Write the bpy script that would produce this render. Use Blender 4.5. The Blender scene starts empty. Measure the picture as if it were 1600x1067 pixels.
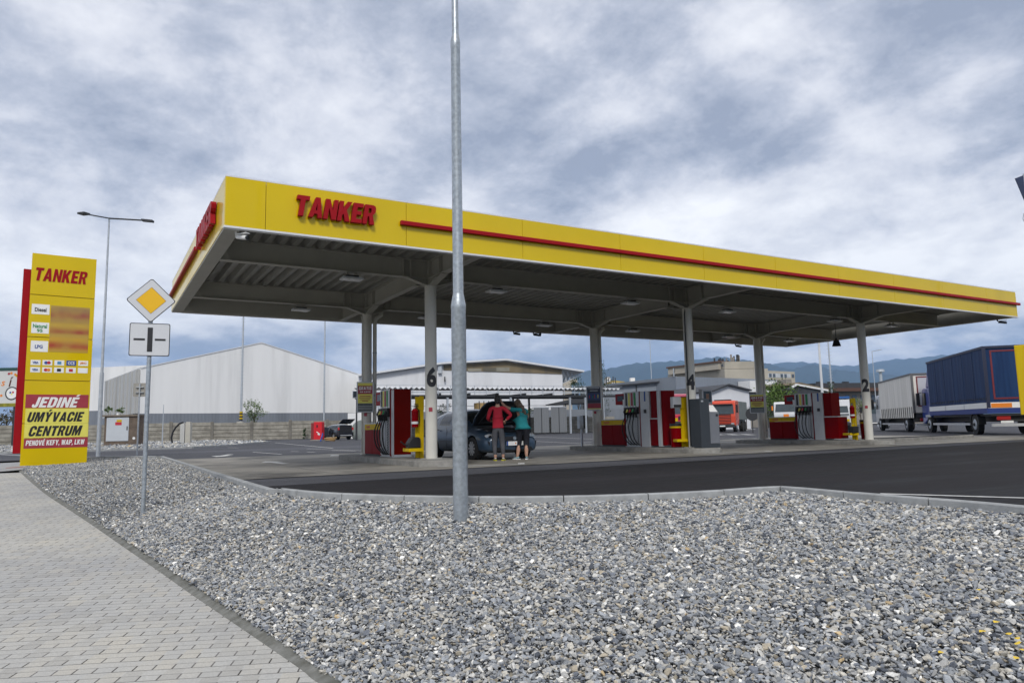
import bpy, bmesh, math, random
import numpy as np
from mathutils import Vector, Matrix
R=math.radians
rnd=random.Random(7)
scn=bpy.context.scene
col=scn.collection

# ------------------------------------------------------------ camera
YAW,PIT,ROL,FPX,CH=0.5259,0.1191,-0.0205,1120.48,0.8673
F=Vector((math.sin(YAW)*math.cos(PIT),math.cos(YAW)*math.cos(PIT),math.sin(PIT)))
Rt0=Vector((math.cos(YAW),-math.sin(YAW),0)); U0=Rt0.cross(F)
RT=Rt0*math.cos(ROL)+U0*math.sin(ROL); UP=-Rt0*math.sin(ROL)+U0*math.cos(ROL)
cd=bpy.data.cameras.new('camera'); cam=bpy.data.objects.new('camera',cd); col.objects.link(cam)
cam.matrix_world=Matrix(((RT.x,UP.x,-F.x,0),(RT.y,UP.y,-F.y,0),(RT.z,UP.z,-F.z,CH),(0,0,0,1)))
cd.sensor_width=36; cd.lens=FPX/1600*36; cd.clip_start=0.1; cd.clip_end=30000
scn.camera=cam
HAZE=0.8e-4
# ------------------------------------------------------------ light
SUN_EL,SUN_AZ=R(42),R(212)      # compass style azimuth from +Y clockwise
w=bpy.data.worlds.new('World'); scn.world=w; w.use_nodes=True
nt=w.node_tree; nt.nodes.clear()
def N(t,ty,**k):
    n=t.nodes.new(ty)
    for a,b in k.items():
        if a in ('_in',):
            for i,v in b.items(): n.inputs[i].default_value=v
        else: setattr(n,a,b)
    return n
def L(t,a,b): t.links.new(a,b)
def mth(t,op,a,b=None,c=None):
    n=t.nodes.new('ShaderNodeMath'); n.operation=op
    for i,v in enumerate((a,b,c)):
        if v is None: continue
        if isinstance(v,(int,float)): n.inputs[i].default_value=v
        else: t.links.new(v,n.inputs[i])
    return n.outputs[0]
def ramp(t,fac,stops,interp='LINEAR'):
    n=t.nodes.new('ShaderNodeValToRGB'); n.color_ramp.interpolation=interp
    e=n.color_ramp.elements
    while len(e)>1: e.remove(e[0])
    e[0].position=stops[0][0]; e[0].color=(*stops[0][1],1)
    for p,c in stops[1:]:
        x=e.new(p); x.color=(*c,1)
    t.links.new(fac,n.inputs[0]); return n.outputs[0]
def mixc(t,f,a,b,bt='MIX'):
    n=t.nodes.new('ShaderNodeMix'); n.data_type='RGBA'; n.blend_type=bt
    for s,v in ((0,f),(6,a),(7,b)):
        if isinstance(v,(int,float)): n.inputs[s].default_value=v
        elif isinstance(v,tuple): n.inputs[s].default_value=(*v,1)
        else: t.links.new(v,n.inputs[s])
    return n.outputs[2]
sky=N(nt,'ShaderNodeTexSky',sky_type='NISHITA',sun_disc=False,sun_elevation=SUN_EL,sun_rotation=SUN_AZ)
tc=N(nt,'ShaderNodeTexCoord')
sep=N(nt,'ShaderNodeSeparateXYZ'); L(nt,tc.outputs['Generated'],sep.inputs[0])
zc=mth(nt,'MAXIMUM',sep.outputs[2],0.0)
den=mth(nt,'ADD',zc,0.30)
cx=mth(nt,'DIVIDE',sep.outputs[0],den); cy=mth(nt,'DIVIDE',sep.outputs[1],den)
cmb=N(nt,'ShaderNodeCombineXYZ'); L(nt,cx,cmb.inputs[0]); L(nt,cy,cmb.inputs[1])
mp=N(nt,'ShaderNodeMapping'); mp.inputs[1].default_value=(47.902119165990676, 42.36548866514022, 0.004904433500134142); mp.inputs[2].default_value=(0,0,1.3170254230499268); mp.inputs[3].default_value=(1,1,1); L(nt,cmb.outputs[0],mp.inputs[0])
n1=N(nt,'ShaderNodeTexNoise',_in={2:1.5,3:10.0,4:0.56,8:0.12}); L(nt,mp.outputs[0],n1.inputs[0])
n2=N(nt,'ShaderNodeTexNoise',_in={2:3.6,3:11.0,4:0.66,8:0.12}); L(nt,mp.outputs[0],n2.inputs[0])
dens=mth(nt,'ADD',mth(nt,'MULTIPLY',n1.outputs[0],0.62),mth(nt,'MULTIPLY',n2.outputs[0],0.38))
# thicker grey higher up, brighter band about fifteen degrees up
band=ramp(nt,zc,[(0.0,(.60,)*3),(0.08,(.55,)*3),(0.17,(.44,)*3),(0.26,(.45,)*3),(0.36,(.52,)*3),(.62,(.53,)*3),(1,(.42,)*3)],'EASE')
dd=mth(nt,'ADD',dens,mth(nt,'SUBTRACT',band,0.5))
cloud=ramp(nt,dd,[(0.38,(.70,.705,.72)),(0.45,(.575,.585,.62)),(0.50,(.475,.49,.54)),(0.545,(.35,.375,.44)),(0.61,(.225,.255,.325))])
low=ramp(nt,dd,[(0.43,(.68,.68,.69)),(0.50,(.50,.53,.61)),(0.57,(.22,.29,.43)),(0.70,(.13,.19,.32))])
lf=ramp(nt,zc,[(0.02,(0,0,0)),(0.17,(1,1,1))],'EASE')
cl=mixc(nt,lf,low,cloud)
skm=mixc(nt,1.0,sky.outputs[0],(.1,.1,.1),'MULTIPLY')
full=mixc(nt,0.94,skm,cl)
bg=N(nt,'ShaderNodeBackground'); L(nt,full,bg.inputs[0]); bg.inputs[1].default_value=1.1
wo=N(nt,'ShaderNodeOutputWorld'); L(nt,bg.outputs[0],wo.inputs[0])
sd=bpy.data.lights.new('sun','SUN'); so=bpy.data.objects.new('sun',sd); col.objects.link(so)
sd.energy=1.5; sd.angle=R(14); sd.color=(1,.965,.91)
sv=Vector((math.sin(SUN_AZ)*math.cos(SUN_EL),math.cos(SUN_AZ)*math.cos(SUN_EL),math.sin(SUN_EL)))
so.rotation_euler=sv.to_track_quat('Z','Y').to_euler()
scn.view_settings.view_transform='Standard'; scn.view_settings.look='None'
scn.view_settings.exposure=0.60; scn.view_settings.gamma=1

# ------------------------------------------------------------ pixel helpers (the photograph is 1600 x 1067)
def ray(px,py): return RT*((px-800)/FPX)-UP*((py-533.5)/FPX)+F
def gz(px,py,z=0.0):
    d=ray(px,py); t=(z-CH)/d.z; return Vector((d.x*t,d.y*t,z))
def hor(px):
    d0=ray(px,600); d1=ray(px,700); return 600+100*d0.z/(d0.z-d1.z)
def fd(px,dep,z=0.0):                 # ground point seen in column px at forward depth dep
    d=ray(px,hor(px)); return Vector((d.x*dep,d.y*dep,z))
def zt(px,py,dep):                    # height of the thing seen at px,py when it stands at depth dep
    d=ray(px,py); h=ray(px,hor(px)); k=math.hypot(h.x,h.y)*dep/math.hypot(d.x,d.y); return CH+d.z*k

# ------------------------------------------------------------ materials
MATS={}
def M(name,c,rough=.6,metal=0.0,var=0.0,vs=3.0,bump=0.0,bs=40.0,coat=0.0,spec=None,c2=None,alpha=None,dirt=0.0):
    if name in MATS: return MATS[name]
    m=bpy.data.materials.new(name); m.use_nodes=True; t=m.node_tree
    b=t.nodes['Principled BSDF']; b.inputs['Roughness'].default_value=rough; b.inputs['Metallic'].default_value=metal
    b.inputs['Base Color'].default_value=(*c,1)
    if coat: b.inputs['Coat Weight'].default_value=coat; b.inputs['Coat Roughness'].default_value=.06
    if spec is not None: b.inputs['Specular IOR Level'].default_value=spec
    tcn=None
    if var or bump or dirt:
        tcn=N(t,'ShaderNodeTexCoord')
    if var or dirt:
        nz=N(t,'ShaderNodeTexNoise',_in={2:vs,3:6.0,4:.6}); L(t,tcn.outputs['Object'],nz.inputs[0])
        k=c2 if c2 else tuple(x*(1-var) for x in c)
        L(t,ramp(t,nz.outputs[0],[(.35,k),(.65,c)]),b.inputs['Base Color'])
    if bump:
        nb=N(t,'ShaderNodeTexNoise',_in={2:bs,3:4.0,4:.6}); L(t,tcn.outputs['Object'],nb.inputs[0])
        bp=N(t,'ShaderNodeBump'); bp.inputs['Strength'].default_value=bump; bp.inputs['Distance'].default_value=.01
        L(t,nb.outputs[0],bp.inputs['Height']); L(t,bp.outputs[0],b.inputs['Normal'])
    MATS[name]=m; return m
yellow=M('yellow_panel',(.66,.475,.0),.30,0,.07,.5,coat=.5,spec=.10)
yellow2=M('yellow_paint',(.60,.41,.0),.5,0,.12,4,spec=.2)
red=M('red_panel',(.32,.008,.014),.45,0,.06,1,spec=.12)
redd=M('red_cabinet',(.20,.0,.003),.4,0,.12,2,spec=.06)
galv=M('galvanised_steel',(.46,.50,.53),.40,.7,.28,22,.15,60)
galvd=M('galvanised_pole_far',(.50,.54,.58),.5,.4,.2,6)
steelw=M('painted_steel_grey',(.37,.36,.32),.5,0,.10,2)
colp=M('column_paint',(.63,.61,.545),.38,0,.10,1.3)
deckm=M('deck_metal',(.30,.295,.27),.45,.2,.12,2)
trimw=M('white_trim',(.72,.73,.74),.35,.2,.08,2)
concm=M('island_concrete',(.30,.29,.265),.85,0,.35,4,.4,30)
kerbm=M('kerb_concrete',(.36,.37,.37),.85,0,.28,5,.5,50)
black=M('black_plastic',(.012,.012,.014),.45)
rubber=M('rubber',(.018,.018,.018),.8,0,.3,20)
dark=M('dark_metal',(.035,.037,.04),.5,.2)
glassd=M('dark_glass',(.015,.02,.022),.10,0,0,1,spec=.4)
glassm=M('pane_glass',(.05,.07,.08),.10,0,.3,3)
silver=M('brushed_silver',(.50,.51,.52),.38,.55,.12,5)
silver2=M('silver_plastic',(.55,.56,.57),.4,.1,.08,5)
white=M('white_paint',(.78,.78,.77),.45,0,.08,3)
whitep=M('paper_white',(.80,.80,.78),.6)
inkb=M('black_ink',(.015,.015,.018),.5)
inkr=M('red_ink',(.48,.02,.035),.45)
inkm=M('maroon_ink',(.36,.035,.055),.5,0,.15,8)
inky=M('lemon_ink',(.78,.72,.13),.5,0,.08,8)
inkbl=M('blue_ink',(.02,.07,.30),.5)
inkg=M('green_ink',(.02,.26,.07),.5)
orange=M('orange_ink',(.75,.22,.02),.5)
chrome=M('chrome',(.7,.7,.7),.12,1.0)
skin=M('skin',(.52,.30,.21),.55,0,.08,20)
lamp_glass=M('lamp_lens',(.75,.75,.70),.15,0,0,1,coat=.5)

# ------------------------------------------------------------ mesh helper
class MB:
    def __init__(s): s.v=[]; s.f=[]; s.mi=[]; s.ms=[]
    def mid(s,m):
        if m not in s.ms: s.ms.append(m)
        return s.ms.index(m)
    def add(s,vs,fs,m):
        o=len(s.v); s.v+= [tuple(v) for v in vs]; k=s.mid(m)
        for f in fs: s.f.append(tuple(i+o for i in f)); s.mi.append(k)
        return s
    def box(s,x0,x1,y0,y1,z0,z1,m,rz=0,c=None):
        vs=[(x,y,z) for z in (z0,z1) for y in (y0,y1) for x in (x0,x1)]
        if rz:
            c=c or ((x0+x1)/2,(y0+y1)/2); a,b=math.cos(rz),math.sin(rz)
            vs=[(c[0]+(x-c[0])*a-(y-c[1])*b,c[1]+(x-c[0])*b+(y-c[1])*a,z) for x,y,z in vs]
        return s.add(vs,[(0,2,3,1),(4,5,7,6),(0,1,5,4),(2,6,7,3),(0,4,6,2),(1,3,7,5)],m)
    def beam(s,p0,p1,wd,h,m,up=(0,0,1)):
        p0=Vector(p0);p1=Vector(p1);d=(p1-p0).normalized(); u=Vector(up)
        sx=d.cross(u)
        if sx.length<1e-4: sx=Vector((1,0,0))
        sx.normalize(); u=sx.cross(d).normalized()
        vs=[]
        for p in (p0,p1):
            for a,b in ((-1,-1),(1,-1),(1,1),(-1,1)): vs.append(p+sx*a*wd/2+u*b*h/2)
        return s.add(vs,[(3,2,1,0),(4,5,6,7),(0,1,5,4),(1,2,6,5),(2,3,7,6),(3,0,4,7)],m)
    def cyl(s,p0,p1,r0,r1,m,n=16,caps=True):
        p0=Vector(p0);p1=Vector(p1);d=(p1-p0).normalized()
        a=d.cross(Vector((0,0,1)))
        if a.length<1e-3: a=Vector((1,0,0))
        a.normalize(); b=d.cross(a)
        vs=[]
        for p,r in ((p0,r0),(p1,r1)):
            for i in range(n):
                t=2*math.pi*i/n; vs.append(p+a*r*math.cos(t)+b*r*math.sin(t))
        fs=[(i,(i+1)%n,n+(i+1)%n,n+i) for i in range(n)]
        if caps: fs+=[tuple(range(n-1,-1,-1)),tuple(range(n,2*n))]
        return s.add(vs,fs,m)
    def tube(s,pts,r,m,n=8):
        pts=[Vector(p) for p in pts]; vs=[]; fs=[]; pa=None
        for k,p in enumerate(pts):
            d=(pts[min(k+1,len(pts)-1)]-pts[max(k-1,0)]).normalized()
            a=(pa-d*pa.dot(d)) if pa else d.cross(Vector((.3,.2,1)))
            if a.length<1e-4: a=d.cross(Vector((1,0,0)))
            a.normalize(); pa=a; b=d.cross(a); rr=r[k] if isinstance(r,(list,tuple)) else r
            for i in range(n):
                t=2*math.pi*i/n; vs.append(p+a*rr*math.cos(t)+b*rr*math.sin(t))
        for k in range(len(pts)-1):
            for i in range(n): fs.append((k*n+i,k*n+(i+1)%n,(k+1)*n+(i+1)%n,(k+1)*n+i))
        fs+=[tuple(range(n-1,-1,-1)),tuple((len(pts)-1)*n+i for i in range(n))]
        return s.add(vs,fs,m)
    def prism(s,poly,h0,h1,m,fn=None):
        # poly is 2-D; fn maps (u,v,h) to xyz
        fn=fn or (lambda u,v,h:(u,v,h)); n=len(poly)
        vs=[fn(u,v,h0) for u,v in poly]+[fn(u,v,h1) for u,v in poly]
        fs=[tuple(range(n-1,-1,-1)),tuple(range(n,2*n))]+[(i,(i+1)%n,n+(i+1)%n,n+i) for i in range(n)]
        return s.add(vs,fs,m)
    def mesh(s,name):
        me=bpy.data.meshes.new(name); me.from_pydata(s.v,[],s.f)
        for m in s.ms: me.materials.append(m)
        me.polygons.foreach_set('material_index',s.mi)
        bm=bmesh.new(); bm.from_mesh(me); bmesh.ops.recalc_face_normals(bm,faces=bm.faces); bm.to_mesh(me); bm.free()
        me.update(); return me
    def build(s,name,parent=None,bevel=0,smooth=False,loc=None,rz=0):
        o=bpy.data.objects.new(name,s.mesh(name)); col.objects.link(o)
        if parent: o.parent=parent
        if loc is not None: o.location=loc
        if rz: o.rotation_euler=(0,0,rz)
        if bevel:
            b=o.modifiers.new('bevel','BEVEL'); b.width=bevel; b.segments=2; b.limit_method='ANGLE'; b.angle_limit=R(40)
        if smooth: smooth_obj(o)
        return o
def smooth_obj(o,ang=40):
    me=o.data
    me.polygons.foreach_set('use_smooth',[True]*len(me.polygons))
    try: me.set_sharp_from_angle(angle=R(ang))
    except Exception: pass
def tag(o,label=None,cat=None,group=None,kind=None):
    if label: o['label']=label
    if cat: o['category']=cat
    if group: o['group']=group
    if kind: o['kind']=kind
    return o
def empty(name,loc,rz=0,label=None,cat=None,group=None):
    o=bpy.data.objects.new(name,None); col.objects.link(o); o.location=loc; o.rotation_euler=(0,0,rz); o.empty_display_size=.2
    return tag(o,label,cat,group)
def kids(o): return [c for c in bpy.data.objects if c.parent==o]
def copy_tree(o,loc=None,rz=None,label=None,parent=None):
    c=o.copy(); col.objects.link(c); c.parent=parent
    if loc is not None: c.location=loc
    if rz is not None: c.rotation_euler=(0,0,rz)
    if label: c['label']=label
    for ch in kids(o): copy_tree(ch,parent=c)
    return c
def text(name,s,size,m,parent,loc,rot=(math.pi/2,0,0),ext=.002,bold=0.0,shear=0.0,xs=1.0,align='CENTER',space=1.0):
    cu=bpy.data.curves.new(name,'FONT'); cu.body=s; cu.size=size; cu.extrude=ext; cu.offset=bold; cu.shear=shear
    cu.align_x=align; cu.align_y='CENTER'; cu.space_character=space; cu.resolution_u=3
    t=bpy.data.objects.new(name,cu); col.objects.link(t)
    dg=bpy.context.evaluated_depsgraph_get(); me=bpy.data.meshes.new_from_object(t.evaluated_get(dg))
    bpy.data.objects.remove(t); me.name=name
    o=bpy.data.objects.new(name,me); me.materials.clear(); me.materials.append(m)
    me.transform(Matrix.Diagonal((xs,1,1,1)))
    me.transform(Matrix.Translation(loc)@__import__('mathutils').Euler(rot).to_matrix().to_4x4())
    col.objects.link(o)
    if parent: o.parent=parent
    return o
GL={
'T':(.65,[[(0,1),(0,.8),(.2,.8),(.2,0),(.45,0),(.45,.8),(.65,.8),(.65,1)]]),
'A':(.72,[[(0,0),(.23,0),(.275,.18),(.36,.18),(.36,.36),(.31,.36),(.36,.68),(.36,1),(.24,1)],[(.72,0),(.49,0),(.445,.18),(.36,.18),(.36,.36),(.41,.36),(.36,.68),(.36,1),(.48,1)]]),
'N':(.67,[[(0,0),(0,1),(.22,1),(.45,.42),(.45,1),(.67,1),(.67,0),(.45,0),(.22,.58),(.22,0)]]),
'K':(.70,[[(0,0),(0,1),(.23,1),(.23,.62),(.43,1),(.69,1),(.44,.56),(.70,0),(.44,0),(.29,.37),(.23,.28),(.23,0)]]),
'E':(.57,[[(0,0),(0,1),(.56,1),(.56,.8),(.24,.8),(.24,.6),(.5,.6),(.5,.41),(.24,.41),(.24,.2),(.57,.2),(.57,0)]]),
'F':(.55,[[(0,0),(0,1),(.56,1),(.56,.8),(.24,.8),(.24,.58),(.5,.58),(.5,.39),(.24,.39),(.24,0)]]),
'L':(.54,[[(0,0),(0,1),(.24,1),(.24,.2),(.54,.2),(.54,0)]]),
'R':(.66,[[(0,0),(0,1),(.23,1),(.23,0)],[(.23,1),(.45,1),(.58,.95),(.64,.84),(.64,.66),(.58,.54),(.50,.49),(.66,0),(.42,0),(.30,.40),(.23,.40),(.23,.57),(.35,.57),(.40,.62),(.40,.77),(.35,.82),(.23,.82)]]),
'P':(.64,[[(0,0),(0,1),(.23,1),(.23,0)],[(.23,1),(.45,1),(.58,.95),(.64,.84),(.64,.58),(.58,.44),(.46,.38),(.23,.38),(.23,.55),(.36,.55),(.41,.60),(.41,.77),(.36,.82),(.23,.82)]]),
'D':(.65,[[(0,0),(0,1),(.23,1),(.23,0)],[(.23,1),(.4,1),(.56,.93),(.65,.78),(.65,.22),(.56,.07),(.4,0),(.23,0),(.23,.18),(.34,.18),(.41,.25),(.41,.75),(.34,.82),(.23,.82)]]),
'J':(.48,[[(0,.30),(0,.12),(.08,.02),(.2,-.02),(.36,0),(.46,.1),(.48,.25),(.48,1),(.24,1),(.24,.28),(.19,.20),(.14,.24),(.14,.32)]]),
'I':(.24,[[(0,0),(0,1),(.24,1),(.24,0)]]),
'U':(.66,[[(0,1),(0,.22),(.07,.06),(.2,-.02),(.46,-.02),(.59,.06),(.66,.22),(.66,1),(.42,1),(.42,.28),(.38,.19),(.28,.19),(.24,.28),(.24,1)]]),
'M':(.86,[[(0,0),(0,1),(.30,1),(.43,.45),(.56,1),(.86,1),(.86,0),(.65,0),(.65,.62),(.51,0),(.35,0),(.21,.62),(.21,0)]]),
'Y':(.72,[[(0,1),(.26,1),(.36,.66),(.46,1),(.72,1),(.48,.40),(.48,0),(.24,0),(.24,.40)]]),
'V':(.72,[[(0,1),(.25,1),(.36,.36),(.47,1),(.72,1),(.49,0),(.23,0)]]),
'W':(.92,[[(0,1),(.23,1),(.28,.42),(.37,1),(.55,1),(.64,.42),(.69,1),(.92,1),(.79,0),(.56,0),(.46,.55),(.36,0),(.13,0)]]),
'C':(.66,[[(.66,.64),(.66,.78),(.58,.94),(.44,1.02),(.22,1.02),(.08,.94),(0,.78),(0,.22),(.08,.06),(.22,-.02),(.44,-.02),(.58,.06),(.66,.22),(.66,.38),(.42,.38),(.42,.25),(.37,.18),(.29,.18),(.24,.25),(.24,.75),(.29,.82),(.37,.82),(.42,.75),(.42,.64)]]),
'G':(.66,[[(.66,.64),(.66,.78),(.58,.94),(.44,1.02),(.22,1.02),(.08,.94),(0,.78),(0,.22),(.08,.06),(.22,-.02),(.66,-.02),(.66,.52),(.36,.52),(.36,.36),(.42,.36),(.42,.25),(.37,.18),(.29,.18),(.24,.25),(.24,.75),(.29,.82),(.37,.82),(.42,.75),(.42,.64)]]),
'O':(.68,[[(.34,1.02),(.22,1.02),(.08,.94),(0,.78),(0,.22),(.08,.06),(.22,-.02),(.34,-.02),(.34,.17),(.28,.18),(.24,.26),(.24,.74),(.28,.82),(.34,.83)],[(.34,1.02),(.46,1.02),(.60,.94),(.68,.78),(.68,.22),(.60,.06),(.46,-.02),(.34,-.02),(.34,.17),(.40,.18),(.44,.26),(.44,.74),(.40,.82),(.34,.83)]]),
'S':(.64,[[(.62,.66),(.60,.86),(.48,1.0),(.2,1.02),(.06,.92),(0,.76),(.03,.6),(.14,.5),(.36,.40),(.4,.3),(.36,.2),(.27,.18),(.22,.26),(.22,.34),(0,.34),(0,.16),(.1,.02),(.28,-.02),(.46,-.02),(.58,.08),(.64,.24),(.62,.42),(.5,.52),(.28,.62),(.24,.7),(.28,.8),(.36,.82),(.40,.76),(.40,.66)]]),
',':(.2,[[(0,.2),(.2,.2),(.2,0),(.06,-.18),(.0,-.14),(.08,0),(0,0)]]),
' ':(.34,[])}
ACC=[(.22,1.07),(.38,1.07),(.56,1.26),(.30,1.26)]
def heavy(name,s_,parent,fn,w_,h,m,ext,shear=.22,gap=.09):
    """block capitals w_ wide and h tall, centred; fn maps (u,v,k) to xyz, k from 0 (front) to ext"""
    b=MB(); x=0; P=[]
    for ch in s_:
        base={'É':'E','Ý':'Y'}.get(ch,ch); wd,pl=GL[base]
        for p_ in pl: P.append([(x+u+v*shear,v) for u,v in p_])
        if ch!=base: P.append([(x-.0+u+v*shear,v) for u,v in ACC])
        x+=wd+(gap if ch!=' ' else 0)
    xs=[u for p_ in P for u,v in p_]; a,c=min(xs),max(xs)
    for p_ in P: b.prism([((u-(a+c)/2)*w_/(c-a),(v-.5)*h) for u,v in p_],0,ext,m,fn)
    return b.build(name,parent)
def struct(mb_or_o,name=None):
    o=mb_or_o.build(name) if isinstance(mb_or_o,MB) else mb_or_o
    o['kind']='structure'; return o

# ============================================================ GROUND
def smooth(t): t=max(0,min(1,t)); return t*t*(3-2*t)
def zpath(y): return -.75+.62*smooth((y-4)/24)
def gpath(px,py):
    z=-.6
    for _ in range(30):
        p=gz(px,py,z); z=.5*z+.5*zpath(p.y)
    return gz(px,py,z)
kerbpx=[(262,714),(400,755),(440,761.5),(510,768),(580,771),(650,773),(800,774.5),(950,772),(1100,765.8),(1180,760.3),(1220,758.6),(1262,761.5),(1320,766.5),(1400,772.7),(1600,788.8)]
kerb=[gz(x,y,.05) for x,y in kerbpx]
# extra points: the sweep behind and past the frame
kerb=[Vector((-1.6,33.6,.05)),Vector((.6,33.4,.05)),Vector((1.6,32.4,.05)),Vector((2.15,30.8,.05))]+kerb+[Vector((7.0,1.6,.05)),Vector((5.6,-1.6,.05)),Vector((3.5,-5,.05))]
def catmull(P,n=8):
    out=[]
    for i in range(len(P)-1):
        a,b,c,d=P[max(i-1,0)],P[i],P[i+1],P[min(i+2,len(P)-1)]
        # centripetal-ish: use linear when segments very unequal
        for k in range(n):
            t=k/n
            if (c-b).length>5*min((b-a).length or 9,(d-c).length or 9): q=b.lerp(c,t)
            else: q=.5*((2*b)+(c-a)*t+(2*a-5*b+4*c-d)*t*t+(3*b-a-3*c+d)*t**3)
            out.append(q)
    out.append(P[-1]); return out
kc=catmull(kerb,6)
edgepx=[(33,737),(60,762),(100,792),(150,822),(200,862),(250,905),(330,962),(400,1010),(500,1067)]
# measured along the paving edge in the photo
edgepx=[(32,737.5),(54,757),(77,775),(112.5,798),(155.7,827),(187.5,849),(225,874.5),(262.5,900.5),(300,927),(355,964),(406,998.5),(471,1043),(503.5,1067)]
pe=[gpath(x,y) for x,y in edgepx]
pe=[Vector((-2.6,33,zpath(33)))]+[Vector((p.x,p.y,zpath(p.y))) for p in pe]
q=pe[-1]; pe+=[Vector((q.x+.25,q.y-1.2,-.75)),Vector((q.x+.5,q.y-3,-.75)),Vector((q.x+.7,q.y-8,-.75))]
pc=catmull(pe,5)
def poly_mesh(name,pts,m,z=None,kind='structure'):
    mb=MB(); mb.add([(p[0],p[1],z if z is not None else p[2]) for p in pts],[tuple(range(len(pts)))],m); o=mb.build(name); o['kind']=kind
    return o
# --- asphalt
def asphalt(name,c,c2,streak=True,sc=.35):
    m=bpy.data.materials.new(name); m.use_nodes=True; t=m.node_tree; b=t.nodes['Principled BSDF']; b.inputs['Specular IOR Level'].default_value=.2
    tc=N(t,'ShaderNodeTexCoord'); mp=N(t,'ShaderNodeMapping'); mp.inputs[3].default_value=(.28,1.7,1); L(t,tc.outputs['Object'],mp.inputs[0])
    n1=N(t,'ShaderNodeTexNoise',_in={2:sc,3:7.0,4:.62,8:.4}); L(t,mp.outputs[0],n1.inputs[0])
    n2=N(t,'ShaderNodeTexNoise',_in={2:55.0,3:3.0,4:.7}); L(t,mp.outputs[0],n2.inputs[0])
    a=ramp(t,n1.outputs[0],[(.36,c2),(.5,c),(.66,tuple(x*1.7 for x in c))])
    g=ramp(t,n2.outputs[0],[(.3,(.55,.55,.55)),(.7,(1.5,1.5,1.5))])
    L(t,mixc(t,1.0,a,g,'MULTIPLY'),b.inputs['Base Color'])
    r=ramp(t,n1.outputs[0],[(.35,(.6,)*3),(.55,(.9,)*3)]); L(t,r,b.inputs['Roughness'])
    bp=N(t,'ShaderNodeBump'); bp.inputs['Strength'].default_value=.5; bp.inputs['Distance'].default_value=.006
    L(t,n2.outputs[0],bp.inputs['Height']); L(t,bp.outputs[0],b.inputs['Normal'])
    return m
asph_new=asphalt('asphalt_new',(.0125,.0115,.013),(.006,.006,.0075))
asph_old=asphalt('asphalt_old',(.058,.059,.066),(.038,.039,.045),sc=.12)
earth=M('far_earth',(.10,.11,.06),.95,0,.4,.02,c2=(.06,.075,.04))
# far ground sheet lies below everything and reaches the horizon
g=MB(); S=9000
g.add([(-S,-S,-1.2),(S,-S,-1.2),(S,S,-1.2),(-S,S,-1.2)],[(0,1,2,3)],earth); struct(g,'ground')
# yard of old asphalt: everything on the station side of the kerb and beyond
yard=[(v.x,v.y) for v in kc]
outer=[(60,-5),(170,60),(170,230),(-160,230),(-160,36),(-60,33.6)]
poly_mesh('station_yard',[(x,y,-.012) for x,y in yard+outer],asph_old)
# fresh black asphalt lane in front of the concrete slab
li=[(v.x,v.y) for v in kc if v.y<14.4 and True]
poly_mesh('asphalt_lane',[(x,y,-.006) for x,y in li]+[(40,-5,-.006),(60,14.4,-.006)],asph_new)
def concrete():
    m=bpy.data.materials.new('concrete_slab'); m.use_nodes=True; t=m.node_tree; b=t.nodes['Principled BSDF']
    tc=N(t,'ShaderNodeTexCoord')
    n1=N(t,'ShaderNodeTexNoise',_in={2:.5,3:7.0,4:.65,8:.5}); L(t,tc.outputs['Object'],n1.inputs[0])
    n2=N(t,'ShaderNodeTexNoise',_in={2:40.0,3:4.0,4:.7}); L(t,tc.outputs['Object'],n2.inputs[0])
    a=ramp(t,n1.outputs[0],[(.34,(.08,.073,.062)),(.43,(.17,.16,.138)),(.52,(.235,.22,.19)),(.66,(.31,.29,.25))])
    g=ramp(t,n2.outputs[0],[(.3,(.85,)*3),(.7,(1.12,)*3)])
    base=mixc(t,1.0,a,g,'MULTIPLY')
    # slab joints every 4.3 m
    bk=N(t,'ShaderNodeTexBrick',_in={'Scale':1.0,'Mortar Size':.012,'Brick Width':4.31,'Row Height':3.37}); bk.offset=0
    L(t,tc.outputs['Object'],bk.inputs[0])
    L(t,mixc(t,bk.outputs['Fac'],base,(.06,.055,.05)),b.inputs['Base Color'])
    b.inputs['Roughness'].default_value=.75; return m
concs=concrete()
lk=[(v.x+.02,v.y) for v in kc if 14.4<=v.y<=27.9 and v.x<3]
lk=sorted(lk,key=lambda a:-a[1])
poly_mesh('forecourt_slab',[(x,y,-.001) for x,y in [(2.32,27.9)]+lk+[(2.38,14.4),(38,14.4),(38,27.9)]],concs)
# painted markings
mk=M('road_paint',(.62,.62,.60),.7,0,.3,6)
def strip(mb,a,b,wd,z=.006):
    a=Vector((a[0],a[1],0));b=Vector((b[0],b[1],0));n=(b-a).normalized(); s=Vector((-n.y,n.x,0))*wd/2
    mb.add([(a+s)[:2]+(z,),(a-s)[:2]+(z,),(b-s)[:2]+(z,),(b+s)[:2]+(z,)],[(0,1,2,3)],mk)
mb=MB()
a=gz(1375,770.6);b=gz(1600,777.3); e=b+(b-a)*1.5; strip(mb,a,e,.1,-.001)
mb2=mb
for (p,q,wd) in [((430,691.5),(520,700),.12),((556,704.5),(518,703.5),.12),((395,706),(440,709.5),.1),((355,699),(372,699.5),.12),((480,701),(566,704),.1),
                 ((826,682),(930,686),.15),((830,689),(925,693.5),.12),((912,690.5),(925,690.8),.12),((455,705),(466,705.3),.12),((480,706),(492,706.4),.12)]:
    strip(mb2,gz(*p),gz(*q),wd,.0)
for i in range(3):
    strip(mb2,gz(1115+22*i,678.3),gz(1128+24*i,679.2),.6,.0)
strip(mb2,gz(1113,685),gz(1182,684.2),.25,0); strip(mb2,gz(1113,690.6),gz(1155,690.9),.25,0); strip(mb2,gz(1160,672),gz(1180,670),.5,0)
strip(mb2,gz(1290,673),gz(1345,673.6),.3,0);strip(mb2,gz(1295,681),gz(1345,680),.3,0)
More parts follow.
